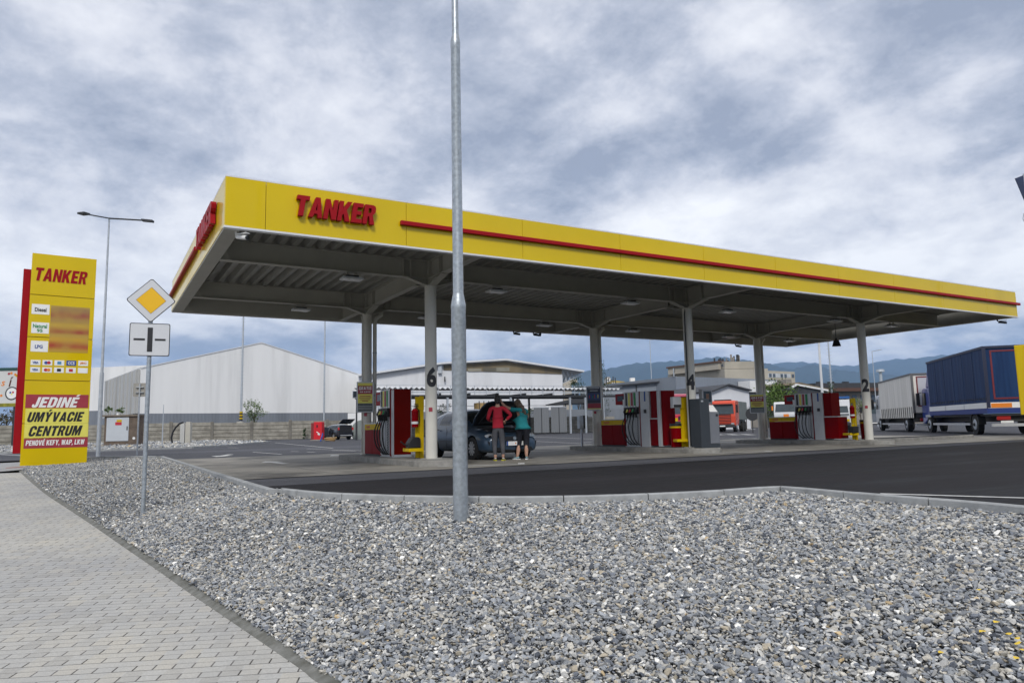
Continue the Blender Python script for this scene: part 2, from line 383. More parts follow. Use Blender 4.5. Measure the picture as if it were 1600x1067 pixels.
def arrow(mb,c,ang,s=1):
    pts=[(-1.2,-.1),(.2,-.1),(.2,-.35),(1.2,0),(.2,.35),(.2,.1),(-1.2,.1)]
    ca,sa=math.cos(ang),math.sin(ang)
    mb.add([(c.x+s*(x*ca-y*sa),c.y+s*(x*sa+y*ca),.004) for x,y in pts],[tuple(range(7))],mk)
arrow(mb,gz(350,711.6),-1.9,1.2); arrow(mb,gz(535,712),1.57,1.1); arrow(mb,gz(430,722.5),1.6,1.0)
# white lines framing the islands
for xi in (7.12,15.74,24.37):
    strip(mb,(xi-.2,15.5),(xi+1.6,14.7),.18,.004)
    strip(mb,(xi+1.6,14.7),(xi+1.95,15.3),.16,.005)
struct(mb,'road_markings')

# --- kerb of separate stones along the lane
def kerbline(name,pts,w_,top,bot,m,gap=.012,step=1.0,side=1):
    mb=MB(); acc=[pts[0]]; tot=0; L_=[0]
    for a,b in zip(pts,pts[1:]): tot+=(b-a).length; L_.append(tot)
    def at(s):
        s=max(0,min(tot-1e-6,s))
        for i in range(len(L_)-1):
            if L_[i]<=s<=L_[i+1] and L_[i+1]>L_[i]:
                t=(s-L_[i])/(L_[i+1]-L_[i]); p=pts[i].lerp(pts[i+1],t); d=(pts[i+1]-pts[i]).normalized(); return p,Vector((-d.y,d.x,0)).normalized()
        return pts[-1],Vector((0,1,0))
    s=0
    while s<tot-.1:
        e=min(s+step,tot); ks=[s+gap/2+(e-s-gap)*k/3 for k in range(4)]
        vs=[]
        for k in ks:
            p,n=at(k)
            for a,b in ((0,bot),(w_,bot),(w_,top-.012),(w_-.012,top),(.012,top),(0,top-.012)): vs.append((p.x+n.x*a*side,p.y+n.y*a*side,b+0))
        fs=[]
        for j in range(3):
            for i in range(6): fs.append((j*6+i,j*6+(i+1)%6,(j+1)*6+(i+1)%6,(j+1)*6+i))
        fs+=[(5,4,3,2,1,0),tuple(18+i for i in range(6))]
        mb.add(vs,fs,m); s=e
    return struct(mb,name)
kerbline('kerb',kc,.10,.05,-.32,kerbm,gap=.014,side=-1)
edgem=M('edging_concrete',(.20,.20,.185),.9,0,.4,7,.4,40,c2=(.10,.10,.085))
o=MB()
for i in range(len(pc)-1):
    a,b=pc[i],pc[i+1]; d=(b-a).normalized(); n=Vector((-d.y,d.x,0)).normalized()*.09
    if i==0: n0=n
    n1_=n
    o.add([a-Vector((0,0,.02)),b-Vector((0,0,.02)),b+n1_+Vector((0,0,.015)),a+n0+Vector((0,0,.015)),a-Vector((0,0,.3)),b-Vector((0,0,.3)),b+n1_-Vector((0,0,.3)),a+n0-Vector((0,0,.3))],[(0,1,2,3),(4,5,1,0),(3,2,6,7)],edgem)
    n0=n1_
struct(o,'path_edging')

# --- paved path with small concrete blocks
def paving():
    m=bpy.data.materials.new('paving_blocks'); m.use_nodes=True; t=m.node_tree; b=t.nodes['Principled BSDF']
    tc=N(t,'ShaderNodeTexCoord'); mp=N(t,'ShaderNodeMapping'); mp.inputs[2].default_value=(0,0,R(22.5)); L(t,tc.outputs['Object'],mp.inputs[0])
    bk=N(t,'ShaderNodeTexBrick',_in={'Scale':1.0,'Mortar Size':.006,'Mortar Smooth':.3,'Brick Width':.131,'Row Height':.220,'Bias':0.0}); bk.offset=.22
    bk.inputs['Color1'].default_value=(0,0,0,1); bk.inputs['Color2'].default_value=(1,1,1,1); bk.inputs['Mortar'].default_value=(.5,.5,.5,1)
    L(t,mp.outputs[0],bk.inputs[0])
    vc=N(t,'ShaderNodeTexNoise',_in={2:.55,3:5.0,4:.6}); L(t,tc.outputs['Object'],vc.inputs[0])
    fn=N(t,'ShaderNodeTexNoise',_in={2:60.0,3:5.0,4:.7}); L(t,tc.outputs['Object'],fn.inputs[0])
    base=ramp(t,bk.outputs['Color'],[(0,(.40,.39,.365)),(.5,(.455,.45,.43)),(1,(.475,.455,.41))])
    base=mixc(t,1.0,base,ramp(t,vc.outputs[0],[(.3,(.80,.81,.84)),(.7,(1.05,1.03,.98))]),'MULTIPLY')
    base=mixc(t,1.0,base,ramp(t,fn.outputs[0],[(.3,(.82,)*3),(.7,(1.12,)*3)]),'MULTIPLY')
    # joints: sand filled in most places, open and dark in patches
    jn=N(t,'ShaderNodeTexNoise',_in={2:2.6,3:3.0,4:.6}); L(t,tc.outputs['Object'],jn.inputs[0])
    jc=ramp(t,jn.outputs[0],[(.45,(.17,.16,.15)),(.62,(.05,.045,.035))])
    # the wider gaps left by the spacer lugs
    sp=N(t,'ShaderNodeSeparateXYZ'); L(t,mp.outputs[0],sp.inputs[0])
    fr=mth(t,'ABSOLUTE',mth(t,'SUBTRACT',mth(t,'FRACT',mth(t,'DIVIDE',sp.outputs[1],.11)),.5))
    hor=ramp(t,fr,[(.465,(0,0,0)),(.485,(1,1,1))])
    half=mth(t,'LESS_THAN',mth(t,'FRACT',mth(t,'DIVIDE',sp.outputs[1],.22)),.5)
    vert=mth(t,'MULTIPLY',bk.outputs['Fac'],half)
    base=mixc(t,mth(t,'MULTIPLY',hor,.75),base,(.19,.185,.17))
    col_=mixc(t,vert,base,jc)
    fac=mth(t,'MAXIMUM',mth(t,'MULTIPLY',hor,.7),vert)
    L(t,col_,b.inputs['Base Color']); b.inputs['Roughness'].default_value=.85
    h=mth(t,'SUBTRACT',mth(t,'MULTIPLY',fn.outputs[0],.15),fac)
    bp=N(t,'ShaderNodeBump'); bp.inputs['Strength'].default_value=.9; bp.inputs['Distance'].default_value=.008
    L(t,h,bp.inputs['Height']); L(t,bp.outputs[0],b.inputs['Normal']); return m
pavm=paving()
mb=MB(); ys=[]
rows=[]
for p in pc:
    if p.y>gpath(31,737).y+.3: continue
    rows.append([(p.x,p.y,p.z-.012)]+[(p.x-dx,p.y+dy,zpath(p.y+dy)-.012) for dx,dy in ((1,.2),(3,.4),(7,.6),(16,.8),(40,1))])
nn=len(rows[0])
mb.add([v for r_ in rows for v in r_],[(i*nn+j,i*nn+j+1,(i+1)*nn+j+1,(i+1)*nn+j) for i in range(len(rows)-1) for j in range(nn-1)],pavm)
struct(mb,'path')
# driveway beyond the path with its red line
drive=M('driveway_concrete',(.33,.33,.33),.8,0,.2,1)
rl=M('red_line_paint',(.30,.07,.055),.7,0,.3,4)
nearp=[gpath(-90,745),gpath(34,734.5)]; farp=[gz(-60,706,-.009),gz(64,712.5,-.009)]
def dr(u,v): 
    a=nearp[0].lerp(nearp[1],u); c=farp[0].lerp(farp[1],u); p=a.lerp(c,v); p.z+=.012*(1-v)+.004; return p
struct(MB().add([dr(0,0),dr(1,0),dr(1.0,.5),dr(1,1),dr(0,1),dr(0,.5)],[(0,1,2,5),(5,2,3,4)],drive),'driveway')
mb=MB()
for v0,v1 in ((.10,.13),(.26,.275)):
    mb.add([dr(0,v0)+Vector((0,0,.004)),dr(1,v0+.02)+Vector((0,0,.004)),dr(1,v1+.02)+Vector((0,0,.004)),dr(0,v1)+Vector((0,0,.004))],[(0,1,2,3)],rl)
struct(mb,'drive_edge_line')

# --- gravel bed: a bank falling from the kerb to the path, covered with crushed stone
kc2=np.array([(v.x,v.y) for v in kc]); pc2=np.array([(v.x,v.y) for v in pc])
def segdist(P,poly):
    best=np.full(len(P),1e9)
    for a,b in zip(poly,poly[1:]):
        ab=b-a; t=np.clip(((P-a)@ab)/max(ab@ab,1e-9),0,1); q_=a+t[:,None]*ab; best=np.minimum(best,np.hypot(*(P-q_).T))
    return best
def inside(P,poly):
    x,y=P.T; c=np.zeros(len(P),bool); n=len(poly)
    for i in range(n):
        x1,y1=poly[i]; x2,y2=poly[(i+1)%n]
        k=((y1>y)!=(y2>y))&(x<(x2-x1)*(y-y1)/((y2-y1) or 1e-12)+x1); c^=k
    return c
bed=np.concatenate([kc2,pc2[::-1]])
def gh(P):
    dk=segdist(P,kc2); dp=segdist(P,pc2)
    t=dk/(dk+dp+1e-6)
    zp=np.array([zpath(y) for y in P[:,1]])+.01
    zk=-.018
    t=t**1.15
    h=zk*(1-t)+zp*t
    return h+.02*np.sin(P[:,0]*2.1+1)*np.sin(P[:,1]*1.7)*np.minimum(1,np.minimum(dk,dp)*3)
gx=np.arange(-3.2,8.6,.2); gy=np.arange(-3,34.2,.2)
GX,GY=np.meshgrid(gx,gy); P=np.stack([GX.ravel(),GY.ravel()],1); 
dk=segdist(P,kc2); ins=inside(P,bed)|(dk<.0)
near=ins|(segdist(P,pc2)<.0)
H=gh(P)-.035
idx=-np.ones(len(P),int)
fs=[];W_=len(gx)
insg=ins.reshape(GX.shape)
dil=insg.copy()
dil[1:]|=insg[:-1];dil[:-1]|=insg[1:];dil[:,1:]|=insg[:,:-1];dil[:,:-1]|=insg[:,1:]
H=np.where(ins,H,H-.16)
for j in range(len(gy)-1):
    for i in range(W_-1):
        if dil[j,i] and dil[j+1,i] and dil[j,i+1] and dil[j+1,i+1] : fs.append((j*W_+i,j*W_+i+1,(j+1)*W_+i+1,(j+1)*W_+i))
used=sorted({k for f in fs for k in f}); mp_={k:i for i,k in enumerate(used)}
gbm=M('gravel_bed_grit',(.16,.16,.155),.95,0,.6,45,1.0,60,c2=(.04,.042,.045))
mb=MB(); mb.add([(P[k,0],P[k,1],H[k]) for k in used],[tuple(mp_[k] for k in f) for f in fs],gbm); struct(mb,'gravel_bed')

def stones(name,pts,z,size,seed,label=None,kind='stuff'):
    rs=np.random.RandomState(seed); n=len(pts)
    bm=bmesh.new(); bmesh.ops.create_icosphere(bm,subdivisions=1,radius=1)
    bv=np.array([v.co[:] for v in bm.verts]); bf=np.array([[v.index for v in f.verts] for f in bm.faces]); bm.free()
    nv=len(bv); V=8
    var=[]
    for k in range(V):
        b=bv*(1+rs.uniform(-.22,.42,(nv,1)))
        for _ in range(6):      # knock flat facets off
            d=rs.normal(size=3); d/=np.linalg.norm(d); h=.42+.30*rs.rand(); s=b@d; b=b-np.outer(np.maximum(s-h,0),d)
        b*=np.array([1.15,.82,.55]); var.append(b)
    var=np.array(var)
    k=rs.randint(0,V,n); v=var[k]
    a=rs.uniform(0,2*math.pi,n); tl=rs.normal(0,.45,n); tm=rs.normal(0,.45,n)
    ca,sa=np.cos(a),np.sin(a)
    def rot(v,i,j,c,s):
        o=v.copy(); o[:,:,i]=v[:,:,i]*c[:,None]-v[:,:,j]*s[:,None]; o[:,:,j]=v[:,:,i]*s[:,None]+v[:,:,j]*c[:,None]; return o
    v=rot(v,0,2,np.cos(tl),np.sin(tl)); v=rot(v,1,2,np.cos(tm),np.sin(tm)); v=rot(v,0,1,ca,sa)
    sz=size*np.clip(rs.lognormal(0,.42,n),.5,2.1)
    v=v*sz[:,None,None]; v[:,:,0]+=pts[:,0:1]; v[:,:,1]+=pts[:,1:2]; v[:,:,2]+=(z+rs.uniform(-.3,.55,n)*sz)[:,None]
    verts=v.reshape(-1,3); faces=(bf[None]+np.arange(n)[:,None,None]*nv).reshape(-1,3)
    me=bpy.data.meshes.new(name)
    me.vertices.add(len(verts)); me.vertices.foreach_set('co',verts.astype(np.float32).ravel())
    me.loops.add(faces.size); me.loops.foreach_set('vertex_index',faces.ravel().astype(np.int32))
    me.polygons.add(len(faces)); me.polygons.foreach_set('loop_start',np.arange(0,faces.size,3,dtype=np.int32)); 
    me.update(calc_edges=True); me.polygons.foreach_set('use_smooth',[False]*len(faces))
    pal=np.array([(.24,.255,.275),(.37,.37,.365),(.45,.43,.385),(.15,.165,.195),(.54,.535,.515),(.31,.33,.36),(.40,.355,.28),(.80,.79,.76),(.07,.08,.10),(.48,.37,.22),(.25,.225,.175)])
    pr=np.array([.21,.18,.11,.13,.10,.14,.045,.026,.05,.004,.014]); pr=pr/pr.sum()
    c=pal[rs.choice(len(pal),n,p=pr)]*rs.uniform(.8,1.2,(n,1))
    ca_=np.concatenate([np.repeat(c,nv,0),np.ones((n*nv,1))],1)
    at=me.color_attributes.new('stone_colour','FLOAT_COLOR','POINT'); at.data.foreach_set('color',ca_.astype(np.float32).ravel())
    m=MATS.get('stone')
    if not m:
        m=bpy.data.materials.new('crushed_stone'); m.use_nodes=True; t=m.node_tree; b=t.nodes['Principled BSDF']
        at_=N(t,'ShaderNodeVertexColor',layer_name='stone_colour'); tc=N(t,'ShaderNodeTexCoord')
        nz=N(t,'ShaderNodeTexNoise',_in={2:90.0,3:4.0,4:.65}); L(t,tc.outputs['Object'],nz.inputs[0])
        L(t,mixc(t,1.0,at_.outputs[0],ramp(t,nz.outputs[0],[(.3,(.72,.72,.72)),(.7,(1.25,1.23,1.18))]),'MULTIPLY'),b.inputs['Base Color'])
        b.inputs['Roughness'].default_value=.8
        MATS['stone']=m
    me.materials.append(m)
    o=bpy.data.objects.new(name,me); col.objects.link(o); tag(o,label,'gravel' if label else None,None,kind); return o
rs=np.random.RandomState(3)
def scatter(x0,x1,y0,y1,s):
    X,Y=np.meshgrid(np.arange(x0,x1,s),np.arange(y0,y1,s)); Q=np.stack([X.ravel(),Y.ravel()],1); return Q+rs.uniform(-.5,.5,Q.shape)*s
def inview(Q,mx=80):
    d=Q[:,0]*F.x+Q[:,1]*F.y; u=Q[:,0]*RT.x+Q[:,1]*RT.y
    return (d>.3)&(np.abs(u)<d*.714*1.15+1.7)
Q=np.concatenate([scatter(-3.2,8.6,-1,13,.0230),scatter(-3.2,8.6,-1,13,.055),scatter(-3.2,4,13,34,.036)])
Q=Q[inview(Q)]; Q=Q[inside(Q,bed)&(segdist(Q,pc2)>.075)&(segdist(Q,kc2)>.02)]
# a ragged fringe of stones pushed against the edging
Z=gh(Q)
print('stones',len(Q))
stones('gravel',Q,Z-.006,.0158,11,'bank of grey crushed stone between the paved path and the kerb')
# a few yellow leaves lying on the stones
mb=MB(); ly=M('yellow_leaf',(.72,.50,.03),.6)
for px,py in [(1528,920),(1535,985),(1589,997),(1590,1004),(1470,1018),(1588,1027),(1598,1015),(1557,971),(1576,990)]:
    p=gz(px,py,-.5); 
    for _ in range(12): p=gz(px,py,float(gh(np.array([[p.x,p.y]]))[0])+.035)
    a0=rnd.uniform(0,6); vs=[(p.x+r_*math.cos(a0+t),p.y+r_*.6*math.sin(a0+t),p.z+rnd.uniform(-.004,.006)) for t,r_ in ((0,.03),(1,.02),(2.2,.024),(3.14,.03),(4.1,.02),(5.2,.024))]
    mb.add(vs,[(0,1,2,3,4,5)],ly)
tag(mb.build('fallen_leaves'),'scattered yellow leaves lying on the grey gravel at lower right','leaves',None,'stuff')

# ============================================================ CANOPY
CX0,CX1,CY0,CY1,ZC,ZT=1.875,29.82,13.52,24.03,4.61,5.527
KS=.9056
XC=(7.12,15.74,24.37); YN,YF=16.28,21.13
can=empty('petrol_canopy',(XC[1],YN,0),0,'large flat yellow filling station canopy with red stripe carried on six round columns','canopy')
OX,OY=XC[1],YN
class LB(MB):      # mesh whose points are given in world metres but stored relative to its thing
    def __init__(s,o): super().__init__(); s.o=o
    def add(s,vs,fs,m): return super().add([(v[0]-s.o[0],v[1]-s.o[1],v[2]-(s.o[2] if len(s.o)>2 else 0)) for v in vs],fs,m)
cb=lambda:LB((OX,OY))
seams=[(2.86+3.085*i)*KS for i in range(10)]
def fascia(name,horizontal,a0,a1,fixed,t,seam,label):
    b=cb(); e=[a0]+[s for s in seam if a0<s<a1]+[a1]
    for p,q_ in zip(e,e[1:]):
        g=.004
        if horizontal: b.box(p+g,q_-g,min(fixed,fixed+t),max(fixed,fixed+t),ZC,ZT,yellow)
        else: b.box(min(fixed,fixed+t),max(fixed,fixed+t),p+g,q_-g,ZC,ZT,yellow)
    o=b.build(name,can,bevel=.004); o['label']=label; return o
fascia('fascia',True,CX0,CX1,CY0,.05,seams,'long yellow front fascia')
fascia('fascia',True,CX0,CX1,CY1,-.05,seams,'yellow back fascia')
fascia('fascia',False,CY0+.055,CY1-.055,CX0,.05,[CY0+2.8*i for i in range(1,4)],'yellow side fascia at the letter end')
fascia('fascia',False,CY0+.055,CY1-.055,CX1,-.05,[CY0+2.8*i for i in range(1,4)],'yellow side fascia at the far end')
b=cb(); b.box(CX0,CX1,CY0,CY0+.05,ZT+.001,ZT+.03,trimw).box(CX0,CX1,CY1-.05,CY1,ZT+.001,ZT+.03,trimw).box(CX0,CX0+.05,CY0+.05,CY1-.05,ZT+.001,ZT+.03,trimw).box(CX1-.05,CX1,CY0+.05,CY1-.05,ZT+.001,ZT+.03,trimw)
b.build('roof_capping',can)
b=cb(); b.box(CX0-.012,CX1+.012,CY0-.012,CY0+.11,ZC-.045,ZC-.003,trimw); b.build('drip_edge',can,bevel=.006)
b=cb(); b.box(CX0+.01,CX0+.30,CY0+.111,CY1-.03,ZC-.035,ZC-.004,steelw).box(CX0+.3,CX1,CY1-.28,CY1,ZC-.035,ZC-.004,steelw).box(CX1-.3,CX1-.01,CY0+.111,CY1-.29,ZC-.035,ZC-.004,steelw); b.build('soffit_frame',can)
# fascia back sheets so the inside of the upstand reads as metal
b=cb(); b.box(CX0+.06,CX0+.09,CY0+.1,CY1-.1,ZC,ZT-.05,deckm).box(CX1-.09,CX1-.06,CY0+.1,CY1-.1,ZC,ZT-.05,deckm).box(CX0+.06,CX1-.06,CY0+.06,CY0+.09,ZC,ZT-.05,deckm).box(CX0+.06,CX1-.06,CY1-.09,CY1-.06,ZC,ZT-.05,deckm); b.build('upstand_lining',can)
# red stripes
b=cb(); b.box(5.24,CX1+.11,CY0-.09,CY0-.004,5.025,5.115,red); b.build('stripe',can,bevel=.01)
b=cb(); b.box(CX0-.09,CX0-.004,17.45,CY1+.11,5.025,5.115,red); b.build('stripe',can,bevel=.01)
heavy('lettering','TANKER',can,lambda u,v,k:(3.92-OX+u,CY0-.11-OY+k,5.135+v),1.56,.40,red,.095,.16,.07)
heavy('lettering','TANKER',can,lambda u,v,k:(CX0-.11-OX+k,15.75-OY-u,5.135+v),2.45,.44,red,.095,.16,.07)
# steelwork
def ibeam(b,ax,fixed,a0,a1,zb,zt_,wd=.20,tf=.018,tw=.014,m=None):
    m=m or steelw
    def bx(p0,p1,w0,w1,z0,z1):
        if ax=='x': b.box(p0,p1,fixed+w0,fixed+w1,z0,z1,m)
        else: b.box(fixed+w0,fixed+w1,p0,p1,z0,z1,m)
    bx(a0,a1,-wd/2,wd/2,zb,zb+tf); bx(a0,a1,-wd/2,wd/2,zt_-tf,zt_); bx(a0,a1,-tw/2,tw/2,zb+tf,zt_-tf)
ZB,ZU=4.58,5.04
for y in (YN,YF):
    e=[CX0+.31]+[x for x in XC]+[29.45]
    for p,q_ in zip(e,e[1:]):
        b=cb(); ibeam(b,'x',y,p+(.10 if p in XC else 0),q_-(.10 if q_ in XC else 0),ZB,ZU)
        for end,s in ((p,1),(q_,-1)):
            if end in XC:
                for k in (.55,.74): 
                    x=end+s*k; b.box(x-.006,x+.006,y-.097,y+.097,ZB+.018,ZU-.018,steelw)
        b.build('long_beam',can)
for x in XC:
    e=[CY0+.12,YN,YF,CY1-.3]
    for p,q_ in zip(e,e[1:]):
        b=cb(); ibeam(b,'y',x,p+(.10 if p in (YN,YF) else 0),q_-(.10 if q_ in (YN,YF) else 0),ZB+.0,ZU)
        for end,s in ((p,1),(q_,-1)):
            if end in (YN,YF):
                y=end+s*.74; b.box(x-.097,x+.097,y-.006,y+.006,ZB+.018,ZU-.018,steelw)
        b.build('cross_beam',can)

for y in (CY0+.2,CY1-.35):
    b=cb(); b.box(CX0+.32,CX1-.32,y-.03,y+.03,4.60,5.02,steelw); b.build('edge_purlin',can)
# profiled roof deck
b=cb(); prof=[]; x=CX0+.31; per=.30
while x<CX1-.4:
    prof+=[(x,5.05),(x+.10,5.05),(x+.15,5.19),(x+.25,5.19)]; x+=per
prof.append((x,5.05)); n=len(prof)
b.add([(x,CY0+.1,z) for x,z in prof]+[(x,CY1-.1,z) for x,z in prof],[(i,i+1,n+i+1,n+i) for i in range(n-1)],deckm)
b.add([(x,CY0+.1,z+.004) for x,z in prof]+[(x,CY1-.1,z+.004) for x,z in prof],[(i+1,i,n+i,n+i+1) for i in range(n-1)],deckm)
b.box(CX0+.3,CX1-.3,CY0+.1,CY1-.1,5.21,5.28,deckm)
b.build('roof_deck',can)
# columns with their brackets, numbers and drain pipes
def column(x,y,num,pipe):
    b=cb(); r=.145
    b.cyl((x,y,.16),(x,y,4.42),r,r,colp,28); o=b.build('column',can,smooth=True)
    def sub(b,name,**k):
        q_=b.build(name,o,**k); return q_
    b=cb(); b.box(x-.20,x+.20,y-.20,y+.20,.145,.165,steelw); sub(b,'base_plate')
    b=cb(); b.box(x-.10,x+.10,y-.10,y+.10,4.40,ZU,steelw)
    t=.014
    for s,ax in ((1,'x'),(-1,'x'),(1,'y'),(-1,'y')):
        if ax=='x':
            b.beam((x+s*.10,y,4.41),(x+s*.62,y,ZB-.008),.19,.02,steelw)
            b.prism([(s*.10,4.42),(s*.62,ZB-.01),(s*.62,ZB),(s*.10,ZB)] ,-t/2,t/2,steelw,lambda u,v,h:(x+u,y+h,v))
        else:
            b.beam((x,y+s*.10,4.41),(x,y+s*.85,ZB-.008),.19,.02,steelw)
            b.prism([(s*.10,4.42),(s*.85,ZB-.01),(s*.85,ZB),(s*.10,ZB)] ,-t/2,t/2,steelw,lambda u,v,h:(x+h,y+u,v))
    sub(b,'bracket')
    if pipe:
        b=cb(); px_=x+.235
        b.tube([(px_+.25,y+.1,4.55),(px_+.22,y,4.42),(px_+.05,y-.03,4.30),(px_,y-.03,4.18),(px_,y-.03,.2)],.062,colp,14); q_=sub(b,'drain_pipe',smooth=True)
        b=cb()
        for z in (.5,1.9,3.2): b.cyl((px_,y-.03,z),(px_,y-.03,z+.04),.07,.07,galv,14)
        b.tube([(x-.2,y-.02,4.35),(x-.17,y-.04,4.2),(x-.165,y-.04,.2)],.014,colp,6)
        sub(b,'pipe_clamp')
    if num:
        # the digit is wrapped round the column, facing the drive
        t_=text('number',num,.60,inkb,o,(0,0,0),(0,0,0),.001,.030,0,.84)
        a0=math.atan2(-y,-x)+.10
        me=t_.data
        bm=bmesh.new(); bm.from_mesh(me); [bmesh.ops.bisect_plane(bm,geom=bm.verts[:]+bm.edges[:]+bm.faces[:],plane_co=(-.3+.02*k,0,0),plane_no=(1,0,0)) for k in range(31)]; bm.to_mesh(me); bm.free()
        for v in me.vertices:
            u,h,e=v.co; a=a0+u/(r+.002); rr=r+.002+(e+.001)
            v.co=(x-OX+rr*math.cos(a),y-OY+rr*math.sin(a),2.10+h)
    # small red tag on the post
    b=cb(); a1=math.atan2(-y,-x)+(-.1 if num else -.25)
    p=Vector((math.cos(a1),math.sin(a1),0)); sx=Vector((-p.y,p.x,0)); c=Vector((x,y,0))+p*(r+.004)
    b.beam(c+Vector((0,0,1.29)),c+Vector((0,0,1.39)),.09,.004,inkm,up=p); sub(b,'notice_sticker')
    return o
for x,n_ in zip(XC,'642'):
    column(x,YN,n_,False); column(x,YF,None,True)
o_=[c for c in kids(can) if c.name.startswith('column')]
# black cable conduit running up column four
b=cb(); b.tube([(XC[1]-.05,YN+.5,4.55),(XC[1]-.12,YN-.05,4.38),(XC[1]-.17,YN-.06,4.2),(XC[1]-.165,YN-.06,.2)],.02,black,6); b.build('cable_conduit',can)

# lights under the canopy
def fixture():
    t=empty('canopy_light',(0,0,0))
    b=MB(); b.box(-.25,.25,-.16,.16,0,.05,silver2).box(-.15,.15,-.1,.1,.05,.10,dark); b.build('housing',t,bevel=.01)
    b=MB(); b.box(-.22,.22,-.13,.13,-.006,-.001,lamp_glass); b.build('diffuser',t)
    b=MB(); b.box(-.12,-.10,-.02,.02,.1,.18,steelw).box(.10,.12,-.02,.02,.1,.18,steelw).box(-.13,.13,-.03,.03,.17,.185,steelw); b.build('hanger',t)
    return t
LP=[(5.1,YN-.0,'small canopy light on the front beam nearest the lettered corner'),(5.1,YF,'small canopy light on the back beam nearest the lettered corner'),
    (9.0,YN,'small canopy light on the front beam just right of column 6'),(9.1,YF,'small canopy light on the back beam behind the tall lamp pole'),
    (13.5,YN,'small canopy light on the front beam just left of column 4'),(13.6,YF,'small canopy light on the back beam right of column 3'),
    (17.5,YN,'small canopy light on the front beam right of column 4'),(17.6,YF,'small canopy light on the back beam halfway from column 3 to column 1'),
    (22.9,YN,'small canopy light on the front beam just left of column 2'),(22.7,YF,'small canopy light on the back beam left of column 1'),
    (26.3,YN,'small canopy light on the front beam right of column 2'),(26.5,YF,'small canopy light on the back beam nearest the far end')]
f0=None
for x,y,s in LP:
    lab=s
    if f0 is None: f0=fixture(); f0.location=(x,y,4.40); tag(f0,lab,'ceiling light','lights under the canopy')
    else: copy_tree(f0,(x,y,4.40),0,lab)
# security cameras
def cctv(loc,rz,lab,m=None):
    t=empty('security_camera',loc,rz,lab,'camera','security cameras under the canopy')
    b=MB(); b.cyl((0,.0,-.10),(0,-.24,-.15),.042,.042,m or white,14).box(-.05,.05,-.27,.0,-.075,-.06,m or white); b.build('housing',t,smooth=True)
    b=MB(); b.cyl((0,-.24,-.15),(0,-.27,-.156),.036,.036,black,14); b.build('lens',t)
    b=MB(); b.cyl((0,.02,-.08),(0,.02,0),.02,.03,m or white,10); b.build('bracket',t)
cctv((CX0+.26,CY0+.24,4.58),.6,'white bullet security camera under the lettered canopy corner')
cctv((13.85,23.7,4.56),.5,'dark security camera on the back edge, left of the pair by column 4',dark)
cctv((14.75,23.7,4.56),.5,'dark security camera on the back edge, left half of the close pair',dark)
cctv((15.05,23.7,4.56),-.6,'dark security camera on the back edge, right half of the close pair',dark)
cctv((CX1-.3,CY0+.55,4.56),.5,'tiny dark security camera under the far right canopy corner',dark)
cctv((26.0,CY1-.25,4.56),.3,'dark security camera under the back canopy edge right of column 1',dark)
t=empty('hanging_siren',(25.6,18.2,3.95),0,'black bell shaped siren hanging under the canopy left of column 2','siren')
b=MB(); b.cyl((0,0,-.12),(0,0,.12),.17,.10,black,16).cyl((0,0,.12),(0,0,.2),.05,.05,black,10); b.build('horn',t,smooth=True)
b=MB(); b.cyl((0,0,.2),(0,0,1.12),.012,.012,dark,6); b.build('drop_rod',t)

# ============================================================ ISLANDS, PUMPS
def island(x,y0,y1,hw,lab):
    pts=[]; r=.45
    for cx_,cy_,a0 in ((x+hw-r,y1-r,0),(x-hw+r,y1-r,90),(x-hw+r,y0+r,180),(x+hw-r,y0+r,270)):
        for k in range(7): a=R(a0+15*k); pts.append((cx_+r*math.cos(a),cy_+r*math.sin(a)))
    t=empty('pump_island',(x,(y0+y1)/2,0),0,lab,'pump island','pump islands under the canopy')
    b=LB((x,(y0+y1)/2)); b.prism(pts,-.05,.14,concm); b.build('kerb_ring',t,bevel=.02)
    ins_=[(x+(px-x)*(1-.13/hw),(y0+y1)/2+(py-(y0+y1)/2)*.955) for px,py in pts]
    b=LB((x,(y0+y1)/2)); b.prism(ins_,.10,.146,M('island_paving',(.27,.265,.245),.85,0,.3,6)); b.build('island_top',t)
island(XC[0],15.5,22.3,.62,'low concrete pump island under columns 5 and 6')
island(XC[1],15.5,22.3,.62,'low concrete pump island under columns 3 and 4')
island(XC[2],15.5,22.3,.62,'low concrete pump island under columns 1 and 2')
t=empty('kerb_island',(30.4,17.9,0),0,'low dark rounded kerb island on the drive right of column 2','traffic island')
b=MB(); b.prism([(2.2*math.cos(R(a))+(1.6 if math.cos(R(a))>0 else -1.6),.55*math.sin(R(a))) for a in range(0,360,15)],-.05,.13,concm); b.build('kerb_ring',t,bevel=.02)
b=MB(); b.prism([(2.0*math.cos(R(a))+(1.6 if math.cos(R(a))>0 else -1.6),.42*math.sin(R(a))) for a in range(0,360,15)],.10,.136,asph_new); b.build('fill',t)

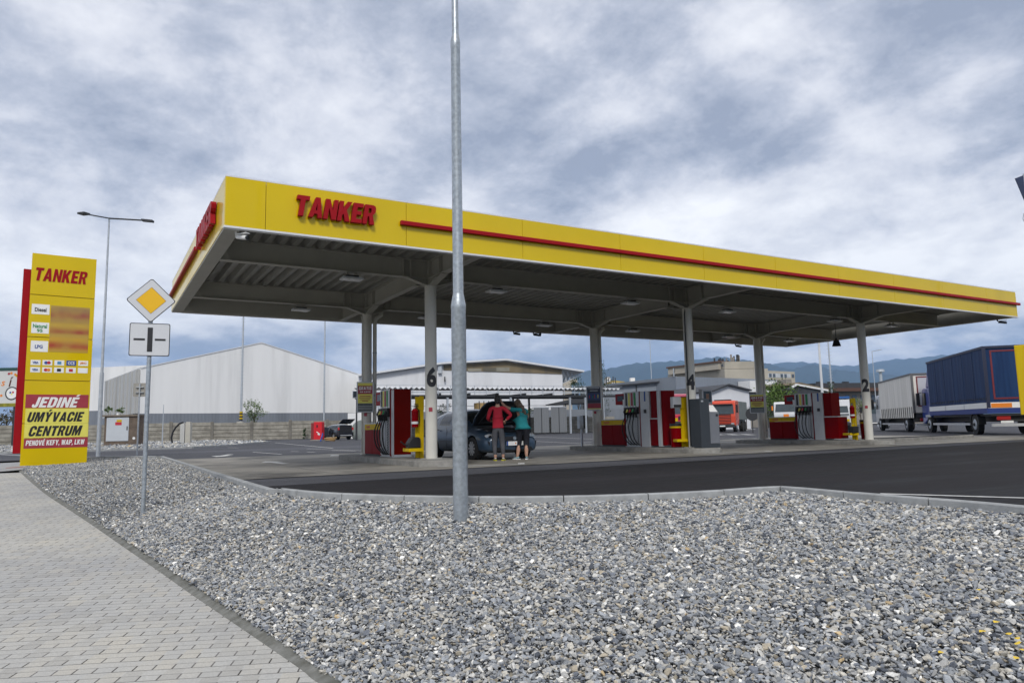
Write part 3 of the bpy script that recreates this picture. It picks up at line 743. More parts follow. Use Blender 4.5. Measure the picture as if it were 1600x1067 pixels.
def hose(side,y,ybot,out,zt_=1.22,zl=.22,dx=.30):
    # hangs from the nozzle boot, sweeps down and back into the panel
    P=[(side*(dx+.02),y,zt_+.06),(side*(dx+.07+out*.3),y-.01,zt_-.10),(side*(dx+.09+out),y+.02,.80),(side*(dx+.07+out*.8),y-.02,.45),(side*(dx+.05),y-.12,zl+.04),(side*(dx+.03),y-.22,zl)]
    out_=[]
    Pv=[Vector(p) for p in P]; return catmull(Pv,4)
def dispenser(x,kind,lab):
    t=empty('fuel_dispenser',(x,19.0,.146),0,lab,'fuel pump','fuel dispensers on the islands')
    def B(): return LB((0,19.0,.146))
    hw=.27
    # low pump cabinet
    b=B()
    for i in range(2):
        y0=19.22+.64*i; b.box(-hw,hw,y0+.004,y0+.636,.20,.88,redd)
    o=b.build('pump_cabinet',t,bevel=.008)
    b=B(); b.box(-hw+.02,hw-.02,19.22,20.5,.146,.20,black); b.build('plinth',o)
    b=B(); 
    for i in range(2):
        y0=19.22+.64*i; b.box(-hw-.004,hw+.004,y0+.004,y0+.636,.883,1.04,yellow2)
    b.box(-hw-.006,hw+.006,19.21,20.52,1.043,1.07,silver2); b.build('yellow_band',o,bevel=.004)
    text('band_text','TANKER',.09,inkr,o,(-hw-.006,20.2-19.0,.96-.146),(math.pi/2,0,-math.pi/2),.001,.003,.2)
    # display head
    b=B(); b.box(-.20,.20,19.20,19.74,1.56,1.93,red); o=b.build('display_head',t,bevel=.012)
    b=B(); 
    for s in (-1,1): b.box(min(s*.201,s*.206),max(s*.201,s*.206),19.30,19.62,1.68,1.86,glassd)
    b.build('display_screen',o)
    b=B(); b.box(-.05,.05,19.30,19.40,1.07,1.56,silver); b.build('display_post',o)
    b=B(); b.box(-.209,-.206,19.18,19.33,1.50,1.73,whitep); b.build('paper_notice',o)
    # hose panel
    y0,y1=18.36,19.19
    b=B(); b.box(-hw,hw,y0,y1,.146,1.96,silver2); o=b.build('hose_panel',t,bevel=.01)
    b=B(); b.box(-hw-.012,hw+.012,y1-.10,y1+.004,.17,1.2,redd).box(-hw-.014,hw+.014,y0-.004,y0+.03,.17,1.96,redd); b.build('red_edge',o)
    cols=[inkb,inky,inkm,inkg,silver]
    noz=[inkb,inky,inkr,inkg,inkb]
    nb=5
    for s in (-1,1):
        b=B(); 
        for i in range(nb):
            yc=y1-.13-.145*i; b.box(min(s*(hw+.001),s*(hw+.010)),max(s*(hw+.001),s*(hw+.010)),yc-.045,yc+.045,1.46,1.93,cols[i])
            b.box(min(s*(hw+.011),s*(hw+.013)),max(s*(hw+.011),s*(hw+.013)),yc-.045,yc+.045,1.46,1.50,white)
        b.build('grade_label',o)
        for i in range(nb):
            yc=y1-.13-.145*i
            b=B(); b.box(min(s*(hw+.001),s*(hw+.09)),max(s*(hw+.001),s*(hw+.09)),yc-.055,yc+.055,1.22,1.45,black)
            b.beam((s*(hw+.12),yc-.03,1.30),(s*(hw+.06),yc+.03,1.12),.05,.06,black)
            n_=b.build('nozzle',o,bevel=.008)
            b=B(); b.beam((s*(hw+.10),yc-.02,1.38),(s*(hw+.135),yc-.01,1.27),.055,.05,noz[i]); b.build('nozzle_cover',n_,bevel=.01)
            if i<4:
                b=B(); b.tube([Vector((p.x,p.y,p.z)) for p in hose(s,yc,0,.045+.025*(3-i),dx=hw)],.017,rubber,8)
                b.cyl((s*(hw+.03),yc,1.20),(s*(hw+.035),yc,1.28),.02,.02,chrome,8); b.build('hose',o,smooth=True)
            else:
                b=B(); b.tube([(s*(hw+.03+.02*math.cos(k*1.1)),yc+.02*math.sin(k*1.1),1.15-k*.012) for k in range(75)],.008,rubber,5); b.build('coiled_hose',o)
            b=B(); b.box(min(s*(hw+.001),s*(hw+.02)),max(s*(hw+.001),s*(hw+.02)),yc-.03,yc+.03,.2,1.2,silver); b.build('hose_guide',o)
    if kind==6:
        b=B(); b.box(-.235,.245,18.21,18.35,.21,1.93,M('red_end_panel',(.20,.004,.0),.35,0,.25,.8,spec=.06)); b.build('end_panel',t,bevel=.006)
        b=B(); b.box(-.25,.26,18.205,18.355,.146,.209,silver2); b.build('end_plinth',t)
        b=B(); b.box(-.262,-.236,18.205,18.355,.21,1.93,silver2).box(.246,.262,18.205,18.355,.21,1.93,silver2); b.build('corner_trim',t)
    else:
        b=B(); b.box(-hw-.02,hw+.02,17.91,18.34,.146,1.95,silver2); o=b.build('additive_unit',t,bevel=.01)
        b=B()
        for s in (-1,1):
            b.box(min(s*(hw+.021),s*(hw+.024)),max(s*(hw+.021),s*(hw+.024)),18.06,18.13,1.62,1.94,inkbl)
            b.box(min(s*(hw+.021),s*(hw+.05)),max(s*(hw+.021),s*(hw+.05)),18.04,18.14,1.24,1.36,black)
        b.build('card_slot',o)
    if kind==4:
        b=B(); b.box(-hw,hw,17.53,17.90,.20,1.03,redd); o=b.build('lower_cabinet',t,bevel=.006)
        b=B(); b.box(-hw-.01,hw+.01,17.53,17.90,1.033,1.07,silver2); b.build('shelf_trim',o)
        b=B(); b.box(-hw+.02,hw-.02,17.53,17.86,1.071,1.94,redd); b.build('upper_cabinet',t,bevel=.006)
        b=B(); b.box(-hw-.015,hw+.015,17.385,17.525,.17,1.93,silver2); b.build('metal_post',t,bevel=.006)
        b=B(); b.box(-.235,.245,17.28,17.38,.21,1.93,redd); b.build('end_panel',t,bevel=.006)
    if kind==2:
        b=B(); b.box(-hw,hw,17.30,17.90,.20,1.00,redd); o=b.build('lower_cabinet',t,bevel=.006)
        b=B(); b.box(-hw-.01,hw+.01,17.29,17.905,1.003,1.04,silver2); b.build('shelf_trim',o)
        b=B(); b.box(-hw+.02,hw-.02,17.56,17.90,1.041,1.93,redd); b.build('upper_cabinet',t,bevel=.006)
    return t
dispenser(XC[0],6,'fuel pump with a tall plain red end panel, left of column 6')
dispenser(XC[1],4,'fuel pump with silver posts between red panels, between columns 3 and 4')
dispenser(XC[2],2,'fuel pump with a short red cabinet step, between columns 1 and 2')

# yellow service stands with extinguisher, bin and can
def service_stand(x,y,rz,lab,ext=True):
    t=empty('service_stand',(x,y,.146),rz,lab,'service stand','yellow service stands')
    b=MB(); b.box(-.05,.05,-.03,.03,0,1.55,yellow2).box(-.17,-.051,-.01,.01,.02,1.53,yellow2); b.build('post',t,bevel=.004)
    b=MB(); b.box(-.42,-.05,-.22,.20,.18,.26,yellow2); b.build('tray',t,bevel=.006)
    b=MB(); b.box(-.40,-.18,-.05,.05,1.53,1.56,yellow2); 
    b=MB(); b.box(-.16,.05,-.045,-.031,1.2,1.52,yellow2); b.build('head_plate',t)
    if ext:
        pass
    return t
def extinguisher(x,y,z,lab):
    t=empty('fire_extinguisher',(x,y,z),0,lab,'fire extinguisher','fire extinguishers by the pumps')
    b=MB(); b.cyl((0,0,0),(0,0,.40),.085,.085,redd,16).cyl((0,0,.40),(0,0,.46),.085,.04,red,16); o=b.build('cylinder',t,smooth=True)
    b=MB(); b.cyl((0,0,.08),(0,0,.14),.087,.087,white,16,False); b.build('label_band',o)
    b=MB(); b.cyl((0,0,.46),(0,0,.52),.025,.03,chrome,10).box(-.02,.10,-.012,.012,.52,.54,black).box(-.02,.09,-.012,.012,.56,.575,black); b.build('valve',t)
    b=MB(); b.tube([(.03,0,.50),(.11,0,.42),(.12,0,.2),(.10,0,.08)],.012,rubber,6); b.build('hose',t)
service_stand(7.08,16.80,0,'yellow post stand with tray just left of column 6')
extinguisher(6.87,16.72,.92-.0,'red fire extinguisher hanging on the yellow stand by column 6')
service_stand(15.83,16.66,-.3,'yellow post stand with tray left of column 4')
service_stand(24.50,16.88,-.3,'yellow post stand with tray left of column 2')
extinguisher(24.22,16.78,.95,'red fire extinguisher on the yellow stand by column 2')
def watercan(x,y,z,lab,grp='black watering cans on the stand trays'):
    t=empty('watering_can',(x,y,z),0,lab,'watering can',grp)
    b=MB(); b.prism([(-.16,0),(.17,0),(.17,.22),(.12,.27),(-.06,.27),(-.16,.13)],-.10,.10,black,lambda u,v,h:(u,h,v)); b.build('tank',t,bevel=.02)
    b=MB(); b.tube([(-.12,0,.04),(-.24,0,.10),(-.32,0,.17)],.018,black,8); b.build('spout',t)
watercan(6.83,16.75,.41,'black watering can on the yellow tray at column 6')
b=MB(); t=empty('bucket',(24.24,16.80,.41),0,'black bucket on the yellow tray by column 2','bucket'); b.prism([(-.15,0),(.15,0),(.17,.24),(-.17,.24)],-.11,.11,black,lambda u,v,h:(u,h,v)); b.build('pail',t,bevel=.01)
b=MB(); b.tube([(-.16,0,.22),(-.1,0,.34),(.1,0,.34),(.16,0,.22)],.006,galv,6); b.build('handle',t)
def bin_(x,y,lab):
    t=empty('litter_bin',(x,y,.146),0,lab,'bin','bins beside the columns')
    b=MB(); b.cyl((0,0,.02),(0,0,.66),.17,.19,redd,20); b.build('drum',t,smooth=True)
    b=MB(); b.cyl((0,0,.66),(0,0,.74),.195,.195,black,20).cyl((0,0,.60),(0,0,.655),.197,.197,yellow2,20); b.build('rim',t)
bin_(15.62,16.88,'red bin with black rim and yellow ring left of column 4')
bin_(24.86,16.72,'red bin with black rim and yellow ring touching column 2')
t=empty('water_jug',(24.62,16.45,.146),0,'small black jug on the island by column 2','jug'); b=MB(); b.cyl((0,0,0),(0,0,.26),.13,.12,black,14).cyl((0,0,.26),(0,0,.34),.12,.04,black,14); b.build('jug_body',t,smooth=True); b=MB(); b.tube([(.04,0,.33),(.14,0,.3),(.13,0,.12)],.012,silver,6); b.build('handle',t)
t=empty('paper_towel_box',(15.78,16.69,1.36),-.3,'grey paper towel box on the yellow stand by column 4','dispenser box'); b=MB(); b.box(-.40,-.12,-.14,.06,0,.34,silver2); b.build('box_body',t,bevel=.015); b=MB(); b.box(-.38,-.14,-.155,-.141,.02,.1,dark); b.build('slot',t)
# payment terminal by column 4
t=empty('payment_terminal',(15.95,15.98,.146),0,'dark grey self service payment terminal with slanted panel, right of column 4','payment terminal')
grey1=M('anthracite',(.035,.042,.050),.45,0,.1,3); grey2=M('mid_grey',(.17,.18,.20),.45,0,.1,3)
b=MB(); b.box(-.38,.0,-.22,.22,0,1.46,grey1); b.build('cabinet',t,bevel=.015)
b=MB(); b.prism([(-.20,.12),(-.20,1.05),(.0,1.28),(.2,1.28),(.2,.12)],.001,.40,grey2,lambda u,v,h:(h,u,v)); o=b.build('front_housing',t,bevel=.012)
b=MB(); b.add([(.05,-.192,1.066),(.36,-.192,1.066),(.36,-.012,1.273),(.05,-.012,1.273)],[(0,1,2,3)],whitep); b.build('instruction_panel',o)
b=MB(); b.box(.001,.40,-.19,.2,0,.118,grey1); b.build('plinth',t)
b=MB(); b.box(.27,.36,-.206,-.201,.93,1.0,black); b.build('card_reader',o)
b=MB(); b.box(-.33,-.24,-.225,-.221,1.36,1.41,silver); b.build('badge',t)
t=empty('info_screen',(16.12,16.08,.146),0,'dark square screen in a grey case above the payment terminal','screen')
b=MB(); b.box(-.18,.24,-.06,.08,1.30,1.76,grey2); b.build('screen_case',t,bevel=.01)
b=MB(); b.box(-.12,.20,-.066,-.061,1.37,1.70,glassd).box(-.02,.10,-.069,-.067,1.45,1.62,M('screen_brown',(.10,.05,.03),.4,0,.3,20)); b.build('screen_glass',t)
b=MB(); b.box(-.05,.1,-.03,.05,1.283-.0,1.30,grey1); b.build('neck',t)

# posters on the far columns
def poster(x,y,rz,w_,h_,z,lab,kind):
    t=empty('poster_frame',(x,y,0),rz,lab,'poster','poster frames on the columns')
    b=MB(); b.box(-w_/2,w_/2,-.03,.03,z,z+h_,silver); b.build('frame',t,bevel=.006)
    yy=-.034
    b=MB(); i=.035
    if kind=='y':
        b.box(-w_/2+i,w_/2-i,yy,-.0305,z+h_*.30,z+h_-i,inky); b.box(-w_/2+i,w_/2-i,yy-.002,yy-.0005,z+h_*.60,z+h_*.87,inkm)
        b.box(-w_/2+i,w_/2-i,yy,-.0305,z+i,z+h_*.295,M('poster_grey',(.10,.12,.11),.5,0,.4,14))
        p=b.build('printed_sheet',t)
        heavy('poster_text','GRATIS',p,lambda u,v,k:(u,yy-.005+k,z+h_*.79+v),w_*.74,h_*.105,whitep,.002,.1,.12)
        heavy('poster_text','NA KAVU',p,lambda u,v,k:(u,yy-.005+k,z+h_*.67+v),w_*.62,h_*.045,whitep,.002,.1,.12)
        b=MB()
        for k,(a,c) in enumerate(((.18,.52),(.20,.47),(.16,.41),(.10,.36))): b.box(-a*w_/.5*.9,a*w_/.5*.9,yy-.002,yy-.0005,z+h_*c,z+h_*(c+.022),inkm)
        for c in (.10,.15,.2): b.box(-.2*w_/.5,.2*w_/.5,yy-.002,yy-.0005,z+h_*c,z+h_*(c+.012),silver)
        b.build('print_lines',p)
    else:
        navy=M('navy_print',(.012,.018,.05),.4,0,.3,10)
        b.box(-w_/2+i,w_/2-i,yy,-.0305,z+h_*.29,z+h_-i,navy).box(-w_/2+i,w_/2-i,yy,-.0305,z+h_*.08,z+h_*.285,inkm).box(-w_/2+i,w_/2-i,yy,-.0305,z+i,z+h_*.075,inky)
        p=b.build('printed_sheet',t); b=MB()
        b.box(-.20,.20,yy-.002,yy-.0005,z+h_*.90,z+h_*.925,silver).box(-.14,.14,yy-.002,yy-.0005,z+h_*.80,z+h_*.825,silver)
        b.box(-.22,.22,yy-.002,yy-.0005,z+h_*.42,z+h_*.72,M('blue_print',(.02,.05,.18),.4,0,.5,25))
        for k,mm in enumerate((inkr,inkbl,inkg,inkr,inkbl,inky)): b.box(-.17+.06*k,-.145+.06*k,yy-.004,yy-.0025,z+h_*.50,z+h_*(.62+.03*(k%2)),mm)
        b.build('print_lines',p)
        b=MB(); b.box(-w_/2+.0,w_/2,-.05,-.031,z-.03,z+.0,yellow2); 
    return t
poster(XC[0]-.12,YF-.20,-.30,.50,.92,1.40,'yellow and maroon GRATIS poster in a metal frame on column 5','y')
poster(XC[1]-.22,YF-.19,-.62,.55,.86,1.42,'dark blue and maroon poster in a metal frame on column 3','b')
poster(XC[2]-.42,YF-.19,-.72,.60,.80,1.25,'yellow and maroon GRATIS poster in a deep grey case on column 1','y')
for x,lab in ((XC[1]-.62,'grey air and water post with black handset left of column 3'),):
    t=empty('air_post',(x,21.2,.146),0,lab,'air post'); b=MB(); b.box(-.03,.03,-.03,.03,0,.75,galvd); b.build('post',t)
    b=MB(); b.box(-.14,.04,-.08,.08,.62,1.08,galvd); b.build('housing',t,bevel=.02); b=MB(); b.box(.05,.14,-.05,.05,.62,1.10,black); b.build('handset',t,bevel=.02)

# ============================================================ BACKGROUND
def ribbed(name,c,per=.25,k=.5,var=.08,dirtc=None,rough=.5):
    m=bpy.data.materials.new(name); m.use_nodes=True; t=m.node_tree; b=t.nodes['Principled BSDF']; b.inputs['Roughness'].default_value=rough
    tc=N(t,'ShaderNodeTexCoord'); wv=N(t,'ShaderNodeTexWave'); wv.bands_direction='X'; wv.inputs['Scale'].default_value=1/per*.314; wv.inputs['Distortion'].default_value=0
    L(t,tc.outputs['Object'],wv.inputs[0])
    bp=N(t,'ShaderNodeBump'); bp.inputs['Strength'].default_value=k; bp.inputs['Distance'].default_value=.03; L(t,wv.outputs[1],bp.inputs['Height']); L(t,bp.outputs[0],b.inputs['Normal'])
    mp=N(t,'ShaderNodeMapping'); mp.inputs[3].default_value=(1,1,.08); L(t,tc.outputs['Object'],mp.inputs[0])
    nz=N(t,'ShaderNodeTexNoise',_in={2:.5,3:6.0,4:.6}); L(t,mp.outputs[0],nz.inputs[0])
    L(t,ramp(t,nz.outputs[0],[(.35,dirtc or tuple(x*(1-var*2) for x in c)),(.5,tuple(x*(1-var*.5) for x in c)),(.7,c)]),b.inputs['Base Color'])
    return m
hallw=ribbed('hall_cladding',(.80,.80,.79),.9,.25,.07)
hallr=ribbed('ribbed_side_cladding',(.50,.50,.48),2.6,1.0,.12)
hallg=ribbed('grey_plinth_cladding',(.20,.22,.25),.5,.6,.12)
hall2w=ribbed('second_hall_cladding',(.70,.71,.73),1.1,.5,.06)
greyclad=ribbed('blue_grey_cladding',(.21,.235,.27),.6,.4,.05)
brownst=ribbed('brown_translucent_sheet',(.20,.155,.085),1.0,.5,.25,(.12,.10,.065))
wallm=M('concrete_wall_planks',(.36,.34,.29),.9,0,.55,1.2,.6,12,c2=(.20,.185,.155))
roofdk=M('dark_roof',(.045,.048,.055),.7,0,.3,1)
plaster=M('beige_plaster',(.46,.42,.35),.85,0,.2,.15)
plaster2=M('grey_plaster',(.30,.28,.25),.9,0,.3,.3)
winm=M('window_pane_far',(.10,.13,.17),.15,0,.4,.5)
winc=M('window_curtained',(.55,.57,.60),.5,0,.2,.5)
bluep=M('blue_band_paint',(.01,.06,.26),.5)
class Site:
    def __init__(s,pxL,dL,pxR,dR,z=0.0):
        s.A=fd(pxL,dL); s.B=fd(pxR,dR); u=(s.B-s.A); s.len=u.length; s.ang=math.atan2(u.y,u.x); s.u=u.normalized(); s.n=Vector((-s.u.y,s.u.x,0)); s.z=z
    def f(s,px,py):
        d=ray(px,py); t=(s.A.x*s.n.x+s.A.y*s.n.y)/(d.x*s.n.x+d.y*s.n.y); p=d*t
        return ((p.x-s.A.x)*s.u.x+(p.y-s.A.y)*s.u.y, CH+p.z)
    def thing(s,name,label,cat,group=None): return empty(name,(s.A.x,s.A.y,0),s.ang,label,cat,group)
FN=lambda u,v,h:(u,h,v)
def poly(s,pts,base=0.0):
    q=[s.f(*p) for p in pts]; return [(q[0][0],base)]+q+[(q[-1][0],base)]
# --- hall left
s=Site(220,105,600,129); t=s.thing('white_warehouse','big white gabled warehouse with grey plinth behind the concrete wall at left','warehouse')
pp=poly(s,[(220,575.7),(408.4,536),(575,590)],4.0)
MB().prism(pp,0,33,hallw,FN).build('wall',t)
x0,x1=pp[0][0],pp[-1][0]
MB().box(x0-.1,x1+.1,-.05,32,-.5,3.995,hallg).build('plinth',t)
q=[s.f(220,575.7),s.f(408.4,536),s.f(575,590)]
b=MB()
for a,c in zip(q,q[1:]): b.beam((a[0],16.4,a[1]+.08),(c[0],16.4,c[1]+.08),33,.16,trimw)
b.build('roof',t)
h=s.f(220,575.7)[1]; b=MB(); b.box(x0-.35,x0-.05,.3,30,4.0,h-.1,hallr)
for k in range(9): b.box(x0-.50,x0-.36,1+3.3*k,2.2+3.3*k,4.0,h-.1,hallr)
b.build('side_wall',t)
s=Site(60,165,235,165); t=s.thing('far_warehouse','pale ribbed warehouse showing behind the left end of the white warehouse','warehouse')
pp=poly(s,[(60,581),(130,575),(228,570.5),(300,574)]); MB().prism(pp,0,40,hallw,FN).build('wall',t)
MB().box(pp[0][0]-.05,pp[-1][0],-.1,-.01,-.5,s.f(130,642)[1],hallg).build('plinth',t)
# --- hall 2
s=Site(560,118,878.3,122); t=s.thing('sports_hall','white hall with brown translucent gable strip behind the long shed roof','warehouse')
top=[(560,588),(664.5,572.6),(693,569),(790.4,563.5),(878.3,576.6)]
pp=poly(s,top); MB().prism(pp,0,45,hall2w,FN).build('wall',t)
strip_=[s.f(693,578.3),s.f(693,570.6),s.f(790.4,565.3),s.f(877.6,577.8),s.f(877.6,584.6)]
MB().prism(strip_,-.12,-.01,brownst,FN).build('gable_strip',t)
b=MB()
for px,c in ((731,(.30,.28,.22)),(755,(.12,.11,.08)),(775,(.26,.25,.2))):
    a=s.f(px,566.5+(790-px)*.04+1.6)[1]; c0=s.f(px,580)[0]; b.box(c0,c0+2.3,-.16,-.13,s.f(px,580.5)[1],a-.6,M('strip_sheet_%d'%px,c,.5,0,.2,1))
b.build('strip_sheets',t)
q=[s.f(*p) for p in top]+[s.f(911,581.6)]
b=MB()
for a,c in zip(q,q[1:]): b.beam((a[0],20,a[1]+.12),(c[0],20,c[1]+.12),42,.3,trimw)
b.build('roof',t)
b=MB(); a=s.f(878.3,577); c=s.f(909,583.5)
for y in (.3,3,6):
    b.beam((a[0],y,a[1]-2.4),(c[0],y,c[1]-.2),.12,.12,galvd); 
    for k in range(5):
        f_=k/5; g_=(k+.5)/5; f2=(k+1)/5
        T=lambda f:(a[0]+(c[0]-a[0])*f,y,a[1]-.2+(c[1]-a[1])*f); Bo=lambda f:(a[0]+(c[0]-a[0])*f,y,a[1]-2.4+(c[1]-.2-a[1]+2.4)*f)
        b.beam(Bo(f_),T(g_),.08,.08,galvd); b.beam(T(g_),Bo(f2),.08,.08,galvd)
b.build('eaves_truss',t)
b=MB(); a=s.f(662,572.5); b.box(a[0]+2.4,a[0]+3.0,-.6,-.1,a[1]-1.2,a[1]+.3,galvd).box(a[0]+3.4,a[0]+3.6,-.6,-.2,a[1]-2.6,a[1]-1.8,dark); b.build('wall_lamp',t)
# --- concrete panel wall
s=Site(-90,75.1,1000,101.5)
t=s.thing('concrete_panel_wall','long weathered concrete plank wall with posts running behind the yard','wall')
bay=4.35; nb=int(s.len/bay)
wp=M('wall_post_concrete',(.22,.205,.175),.9,0,.4,1,.4,15)
for i in range(nb):
    x=i*bay; b=MB(); hh=2.15+.06*math.sin(i*1.7)
    nz_=5
    for k in range(nz_):
        z0=hh/nz_*k; b.box(x+.16,x+bay-.16,-.05+rnd.uniform(-.015,.015),.05,z0+.02,z0+hh/nz_-.025,wallm)
    b.box(x+.14,x+bay-.14,.055,.08,0,hh-.05,wp)
    b.build('panel',t)
    MB().box(x-.17,x+.17,-.12,.12,-.2,hh+.12,wp).build('post',t,bevel=.02)
# grey sheet fence behind wall on right side
# --- long shed
s=Site(583,78,975,92); t=s.thing('open_shed','long open shed with corrugated roof on thin posts behind the pumps','shed')
zr=5.5; b=MB(); n=int(s.len/.62); pr=[]
for i in range(n*4+1):
    pr.append((i*.155,zr+.11*math.cos(i*math.pi/2)+.0))
m_=len(pr); wr=M('white_corrugated_roof',(.66,.67,.68),.5,0,.12,1)
b.add([(x,0,z) for x,z in pr]+[(x,9,z+.35) for x,z in pr],[(i,i+1,m_+i+1,m_+i) for i in range(m_-1)],wr)
b.add([(x,0,z-.05) for x,z in pr]+[(x,9,z+.30) for x,z in pr],[(i+1,i,m_+i,m_+i+1) for i in range(m_-1)],wr)
b.add([(x,0,z) for x,z in pr]+[(x,0,z-.05) for x,z in pr],[(i,i+1,m_+i+1,m_+i) for i in range(m_-1)],wr)
b.build('corrugated_roof',t)
b=MB(); Ls=s.len
b.box(0,Ls,.1,.18,4.95,5.07,galvd).box(0,Ls,.2,.32,4.45,4.72,dark).box(0,Ls,8.4,8.6,4.6,4.9,dark).box(0,Ls,.05,.09,5.78,5.82,galvd)
b.build('fascia_beam',t)
for k in range(int(Ls/1.5)): MB().box(k*1.5,k*1.5+.07,.04,.10,4.7,5.82,galvd).build('bracket',t)
for k in range(9): MB().box(k*Ls/9+.5,k*Ls/9+.65,.1,8.6,4.73,4.93,dark).build('roof_beam',t)
for px,mm in ((593,galvd),(615,galvd),(701,galvd),(750,dark),(800,galvd),(836,dark),(862,dark),(893,galvd),(917,galvd),(945,galvd)):
    x=s.f(px,640)[0]; y=.25 if mm is galvd else 6.0
    MB().box(x-.11,x+.11,y,y+.18,-.1,4.45 if y<1 else 4.7,mm).build('post',t)
b=MB(); b.box(0,Ls,6,6.06,3.6,3.66,galvd); b.build('rail',t)
gp=ribbed('grey_gate_sheet',(.19,.20,.21),.3,.6,.08)
for px0,px1,py0,py1,lab in ((837.5,862,637,674,'left pair of grey ribbed sheet gates under the shed'),(864.5,890,636,674,'right pair of grey ribbed sheet gates under the shed')):
    a=s.f(px0,py0);c=s.f(px1,py1); tt=empty('sheet_gate',(s.A+s.u*a[0]+s.n*.6)[:],s.ang,lab,'gate','sheet metal gates'); w_=c[0]-a[0]
    MB().box(0,w_/2-.04,0,.05,.15,a[1],gp).build('leaf',tt); MB().box(w_/2+.04,w_,0,.05,.15,a[1],gp).build('leaf',tt)
    MB().box(-.05,w_+.05,-.03,-.005,a[1]+.005,a[1]+.09,galvd).box(w_/2-.035,w_/2+.035,-.03,.04,0,a[1],dark).build('gate_frame',tt)
# tan crate/timber seen under shed
p=fd(762,84); t=empty('timber_stack',(p.x,p.y,0),s.ang,'stack of yellow timber boards on a rack under the shed','timber')
b=MB(); b.box(-1.2,.7,0,1.2,2.7,3.8,M('timber_yellow',(.45,.30,.12),.8,0,.4,2)); b.build('boards',t); b=MB()
for x in (-1.1,-.5,.1,.65): b.box(x,x+.1,-.06,-.01,0,4,dark)
b.build('rack_frame',t)
# low dark lean-to with white sheets, seen right of the gates
s2=Site(858,112,905,112); t=s2.thing('lean_to_roof','dark lean to roof with a white sheet seen under the right end of the shed','roof')
b=MB(); a=s2.f(853,632);c=s2.f(914,629.5); d_=s2.f(905,623)
b.prism([(a[0],a[1]),(c[0],c[1]),(c[0],c[1]+.5),(d_[0],d_[1]+.2)],0,6,roofdk,FN); b.build('roof_sheet',t)
b=MB(); b.box(a[0]+3,a[0]+3.2,.5,.7,0,a[1]+.3,dark).box(c[0]-.3,c[0]-.1,.5,.7,0,c[1],dark); b.build('post',t)
# grey fence behind (between 480 and 720 px)
s2=Site(620,100,1010,108); t=s2.thing('grey_sheet_fence','grey ribbed sheet fence standing behind the concrete wall','fence')
a=s2.f(620,648)[1]; MB().box(0,s2.len,0,.08,0,3.3,hallg).build('sheet',t)
# --- right side warehouses
s=Site(940,128,1056,124); t=s.thing('grey_warehouse','low grey blue warehouse with sloping roof behind dispenser four','warehouse')
pp=poly(s,[(930,606.5),(970,603),(1056,595)]); MB().prism(pp,0,20,greyclad,FN).build('wall',t)
q=[s.f(930,606.5),s.f(970,603),s.f(1056,595)]
b=MB()
for a,c in zip(q,q[1:]): b.beam((a[0],9.6,a[1]+.1),(c[0],9.6,c[1]+.1),20.6,.22,roofdk)
b.build('roof',t)
b=MB()
for px in (994.5,1054.5): x=s.f(px,610)[0]; b.box(x-.09,x+.09,-.15,-.01,0,s.f(px,602 if px<1000 else 596.5)[1],dark)
b.build('downpipe',t)
s=Site(1056,120,1232,132); t=s.thing('grey_block_warehouse','taller flat topped grey blue warehouse with a blue band, behind column 4','warehouse')
pp=poly(s,[(1056,588),(1088,589),(1177,592),(1232,594.5)]); MB().prism(pp,0,30,greyclad,FN).build('wall',t)
b=MB(); z0=s.f(1060,614)[1]; z1=s.f(1060,611.5)[1]; b.box(.1,s.f(1110,612)[0],-.9,-.02,z0-.5,z1,bluep); b.build('blue_canopy',t)
b=MB(); a=s.f(1152,600); b.box(a[0],a[0]+6.5,-3,-.2,0,a[1]+.4,white).build('white_annex',t)
b=MB(); a=s.f(1054.5,588); b.box(.2,.35,.2,.3,a[1],a[1]+1.4,galvd).tube([(.3,.2,a[1]+.6),(.5,.2,a[1]+1.0),(.45,.2,a[1]+1.4)],.05,dark,5); b.build('antenna',t)
# beige flat roofs and yellowish houses far behind
s=Site(960,190,1060,190); t=s.thing('low_beige_block','low beige flat roofed building just above the grey warehouse roof','building')
pp=poly(s,[(955,600),(985,596),(1000,594),(1050,593),(1062,595)]); MB().prism(pp,0,20,M('pale_ochre',(.42,.36,.24),.9,0,.3,.2),FN).build('wall',t)
b=MB(); a=s.f(987,589.5); b.box(a[0],a[0]+1.2,2,4,a[1]-2,a[1],white); b.build('roof_box',t)
b=MB(); a=s.f(972,590); 
for i in range(5): x=s.f(948+i*3.4,596)[0]; b.box(x,x+.25,1,1.2,0,s.f(950,588+2*(i%3))[1],dark)
b.build('chimney_pipes',t)
s=Site(948,230,975,230); t=s.thing('ochre_house','small ochre house with white gables far behind, right of column 3','house')
pp=poly(s,[(950,597),(958,594),(976,596)]); MB().prism(pp,0,12,M('ochre_wall',(.45,.33,.08),.9,0,.2,.2),FN).build('wall',t)
b=MB(); 
for px in (959,967): a=s.f(px,600); b.box(a[0]-.6,a[0]+.6,-.1,-.01,a[1]-.7,a[1]+.5,white)
b.build('dormer',t)
s=Site(950,260,960,260); t=s.thing('white_block','small white block on the skyline right of column 3','building'); a=s.f(951,591);c=s.f(958,597); MB().box(0,c[0]-a[0],0,8,0,a[1],white).build('wall',t); MB().box(.2,c[0]-a[0]-.2,.2,7,a[1]+.01,a[1]+.5,plaster).build('roof',t)
s=Site(882,240,906,240); t=s.thing('cream_block','cream apartment block on the skyline between the hall and column 3','building'); a=s.f(893,597);c=s.f(907,592)
MB().box(0,a[0],0,10,0,a[1],plaster).build('wall',t); MB().box(c[0]-5,c[0]-1,1,9,a[1],c[1],plaster).build('roof_block',t)
